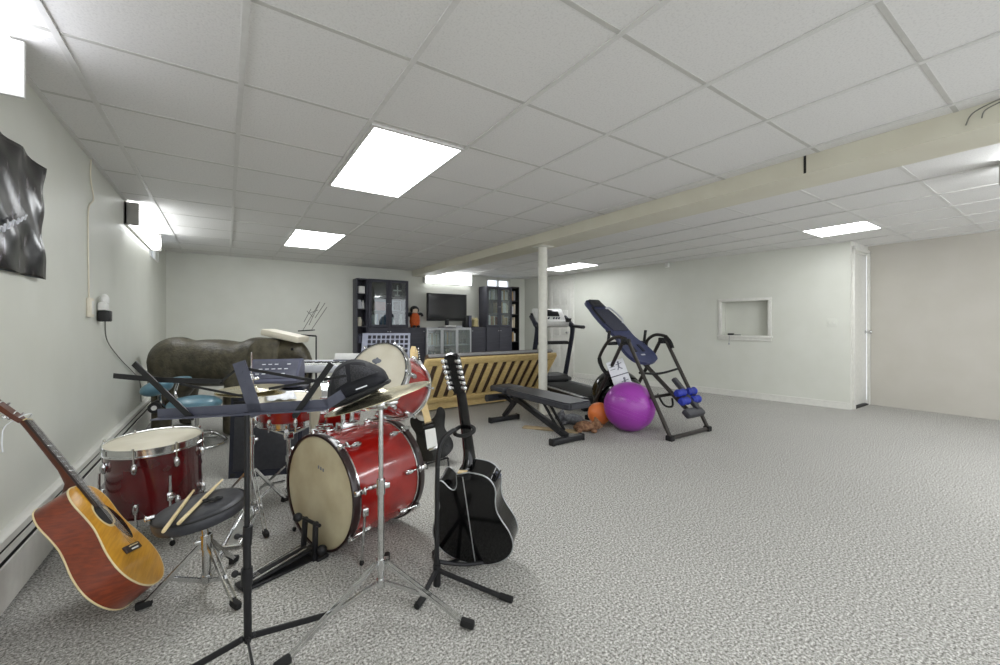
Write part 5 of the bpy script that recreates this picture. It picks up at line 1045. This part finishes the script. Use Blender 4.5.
b = MB(); b.bar((xl, 2.64, .40), (xr, 2.64, .40), .02, .03); b.build('cross_brace', M['gunmetal'], iv, w=True)
b = MB(); b.tube([(xl, 2.78, .64), (4.0, 2.78, .61), (xr, 2.78, .64)], .013, 8, smooth=4); b.build('tether_strap', M['rubber'], iv, w=True)
# bed: hinge line runs from head (3.80, 1.46) to foot boom (2.34, .22)
hd_, ft_ = V((4.0, 3.80, 1.46)), V((4.0, 2.335, .23)); bd_ = (ft_ - hd_).normalized(); bn = V((0, bd_.z, -bd_.y)); bn = bn if bn.z > 0 else -bn
BT = fmat(hd_, V((1, 0, 0)), bd_, bn)          # y runs head to foot, z is the face of the bed
out = [(0, .0), (.11, .01), (.15, .07), (.16, .16), (.185, .30), (.19, .48), (.175, .62), (.17, .74), (.225, .88), (.24, 1.0), (.20, 1.11), (.08, 1.16), (0, 1.16)]
hp_ = interp([V((x, y, 0)) for x, y in out], 4); oo = [(p.x, p.y) for p in hp_] + [(-p.x, p.y) for p in hp_[::-1]][1:-1]
b = MB(); b.T = BT; b.prism([(x, y) for x, y in oo if y < .66] and oo, -.02, .02); bmesh.ops.bevel(b.bm, geom=[e for e in b.bm.edges if len(e.link_faces) == 2 and e.calc_face_angle(0) > 1.2], offset=.012, segments=2, affect='EDGES'); b.build('bed', M['bedblue'], iv, w=True)
def inner(f, y0, y1): return [(x * f, max(y0, min(y1, y))) for x, y in oo]
b = MB(); b.T = BT; pts = [(-.13, .20), (.13, .20), (.155, .34), (.155, .5), (.135, .62), (-.135, .62), (-.155, .5), (-.155, .34)]; b.prism(pts, .018, .032); b.build('bed_mesh', mat('navy_bed_mesh', (70, 72, 88), .6, col2=(50, 52, 66), scale=120), iv, w=True)
b = MB(); b.T = BT; b.box((0, .085, .035), (.20, .13, .04), bev=.018); b.build('head_pillow', M['padblk'], iv, w=True)
for s in (-1, 1):
    b = MB(); b.T = BT; b.tube([(s * .11, .18, .025), (s * .165, .20, .045), (s * .19, .40, .05), (s * .16, .48, .03)], .012, 8, smooth=5); b.build('grip_handle', M['silverkb' if s > 0 else 'blackpl'], iv, w=True)
    b = MB(); b.T = BT; b.box((s * .07, .93, .024), (.05, .12, .012), bev=.005); b.build('lumbar_groove', M['navy'], iv, w=True)
b = MB(); b.T = BT; b.box((.0, 1.04, .023), (.07, .02, .006), bev=.002); b.build('bed_mark', M['silverkb'], iv, w=True)
b = MB(); b.T = BT; b.tube([(0, .5, -.045), (0, 1.90, -.045)], .024, 10); b.build('boom', M['gunmetal'], iv, w=True)
for y in (.56, .98): b = MB(); b.T = BT; b.box((0, y, -.03), (.32, .04, .03), bev=.006); b.build('bed_crossbar', M['blackm'], iv, w=True)
b = MB(); b.T = BT; b.box((0, .78, -.03), (.66, .035, .03), bev=.006); b.bar((-.33, .78, -.03), (-.33, .70, .1), .03, .02); b.bar((.33, .78, -.03), (.33, .70, .1), .03, .02); b.build('hinge_arm', M['blackm'], iv, w=True)
b = MB(); b.T = BT; b.bar((.06, 1.46, .06), (.06, 1.86, .02), .06, .05, bev=.015); b.build('ankle_lever', M['padblk'], iv, w=True)
b = MB(); b.T = BT; b.cyl((-.13, 1.71, .04), (.17, 1.71, .04), .018); b.build('ankle_axle', M['gunmetal'], iv, w=True)
for s in (-1, 1):
    for y in (1.67, 1.755):
        b = MB(); b.T = BT; b.lathe([(0, -.075), (.028, -.075), (.043, -.045), (.034, 0), (.043, .045), (.028, .075), (0, .075)], (s * .10 + .02, y, .075 if y < 1.7 else .045), (1, .0, .0), 18); b.build('ankle_roller', M['bluefoam'], iv, w=True)
b = MB(); b.T = BT; b.box((0, 1.87, -.01), (.30, .10, .07), bev=.025); b.build('foot_platform', M['padblk'], iv, w=True)
b = MB(); b.tube([(3.80, 2.66, .42), (3.86, 2.62, .30), (3.97, 2.6, .28), (4.0, 2.62, .36)], .011, 8, smooth=5); b.build('strap_loop', M['rubber'], iv, w=True)
# printed instruction card between the balls and the frame
ic = thing('instruction_card', 'white folded instruction card with grey figures tilted above the purple ball', 'instruction card', tuple(at(620, 376, 4.62)), -TH)
CT = Matrix.Rotation(R(-17), 4, 'Y') @ Matrix.Rotation(R(-14), 4, 'X')
b = MB(); b.T = CT; b.box((0, 0, .10), (.20, .006, .17), bev=.001); b.build('upper_panel', M['paper'], ic)
b = MB(); b.T = CT; b.box((0, 0, -.09), (.20, .006, .20), bev=.001); b.build('lower_panel', M['paper'], ic)
b = MB(); b.T = CT; b.box((0, -.004, .012), (.20, .006, .010)); b.build('fold_band', M['slate'], ic)
for cx, cz, k in ((.03, .12, 1), (.035, -.08, 1.2)):
    b = MB(); b.T = CT; b.ell((cx, -.004, cz + .035 * k), (.012 * k, .002, .012 * k), n=10, k=6); b.bar((cx, -.004, cz + .025 * k), (cx - .01, -.004, cz - .02 * k), .018 * k, .003, up=(0, 1, 0)); b.bar((cx - .035 * k, -.004, cz + .012), (cx + .035 * k, -.004, cz + .02), .008, .003, up=(0, 1, 0)); b.bar((cx - .01, -.004, cz - .02 * k), (cx + .025 * k, -.004, cz - .05 * k), .01, .003, up=(0, 1, 0)); b.bar((cx - .01, -.004, cz - .02 * k), (cx - .03 * k, -.004, cz - .05 * k), .01, .003, up=(0, 1, 0)); b.build('printed_figure', M['greyink'], ic)
for k in range(3): b = MB(); b.T = CT; b.box((-.05, -.004, .15 - .03 * k), (.06, .003, .006)); b.build('printed_line', M['greyink'], ic)
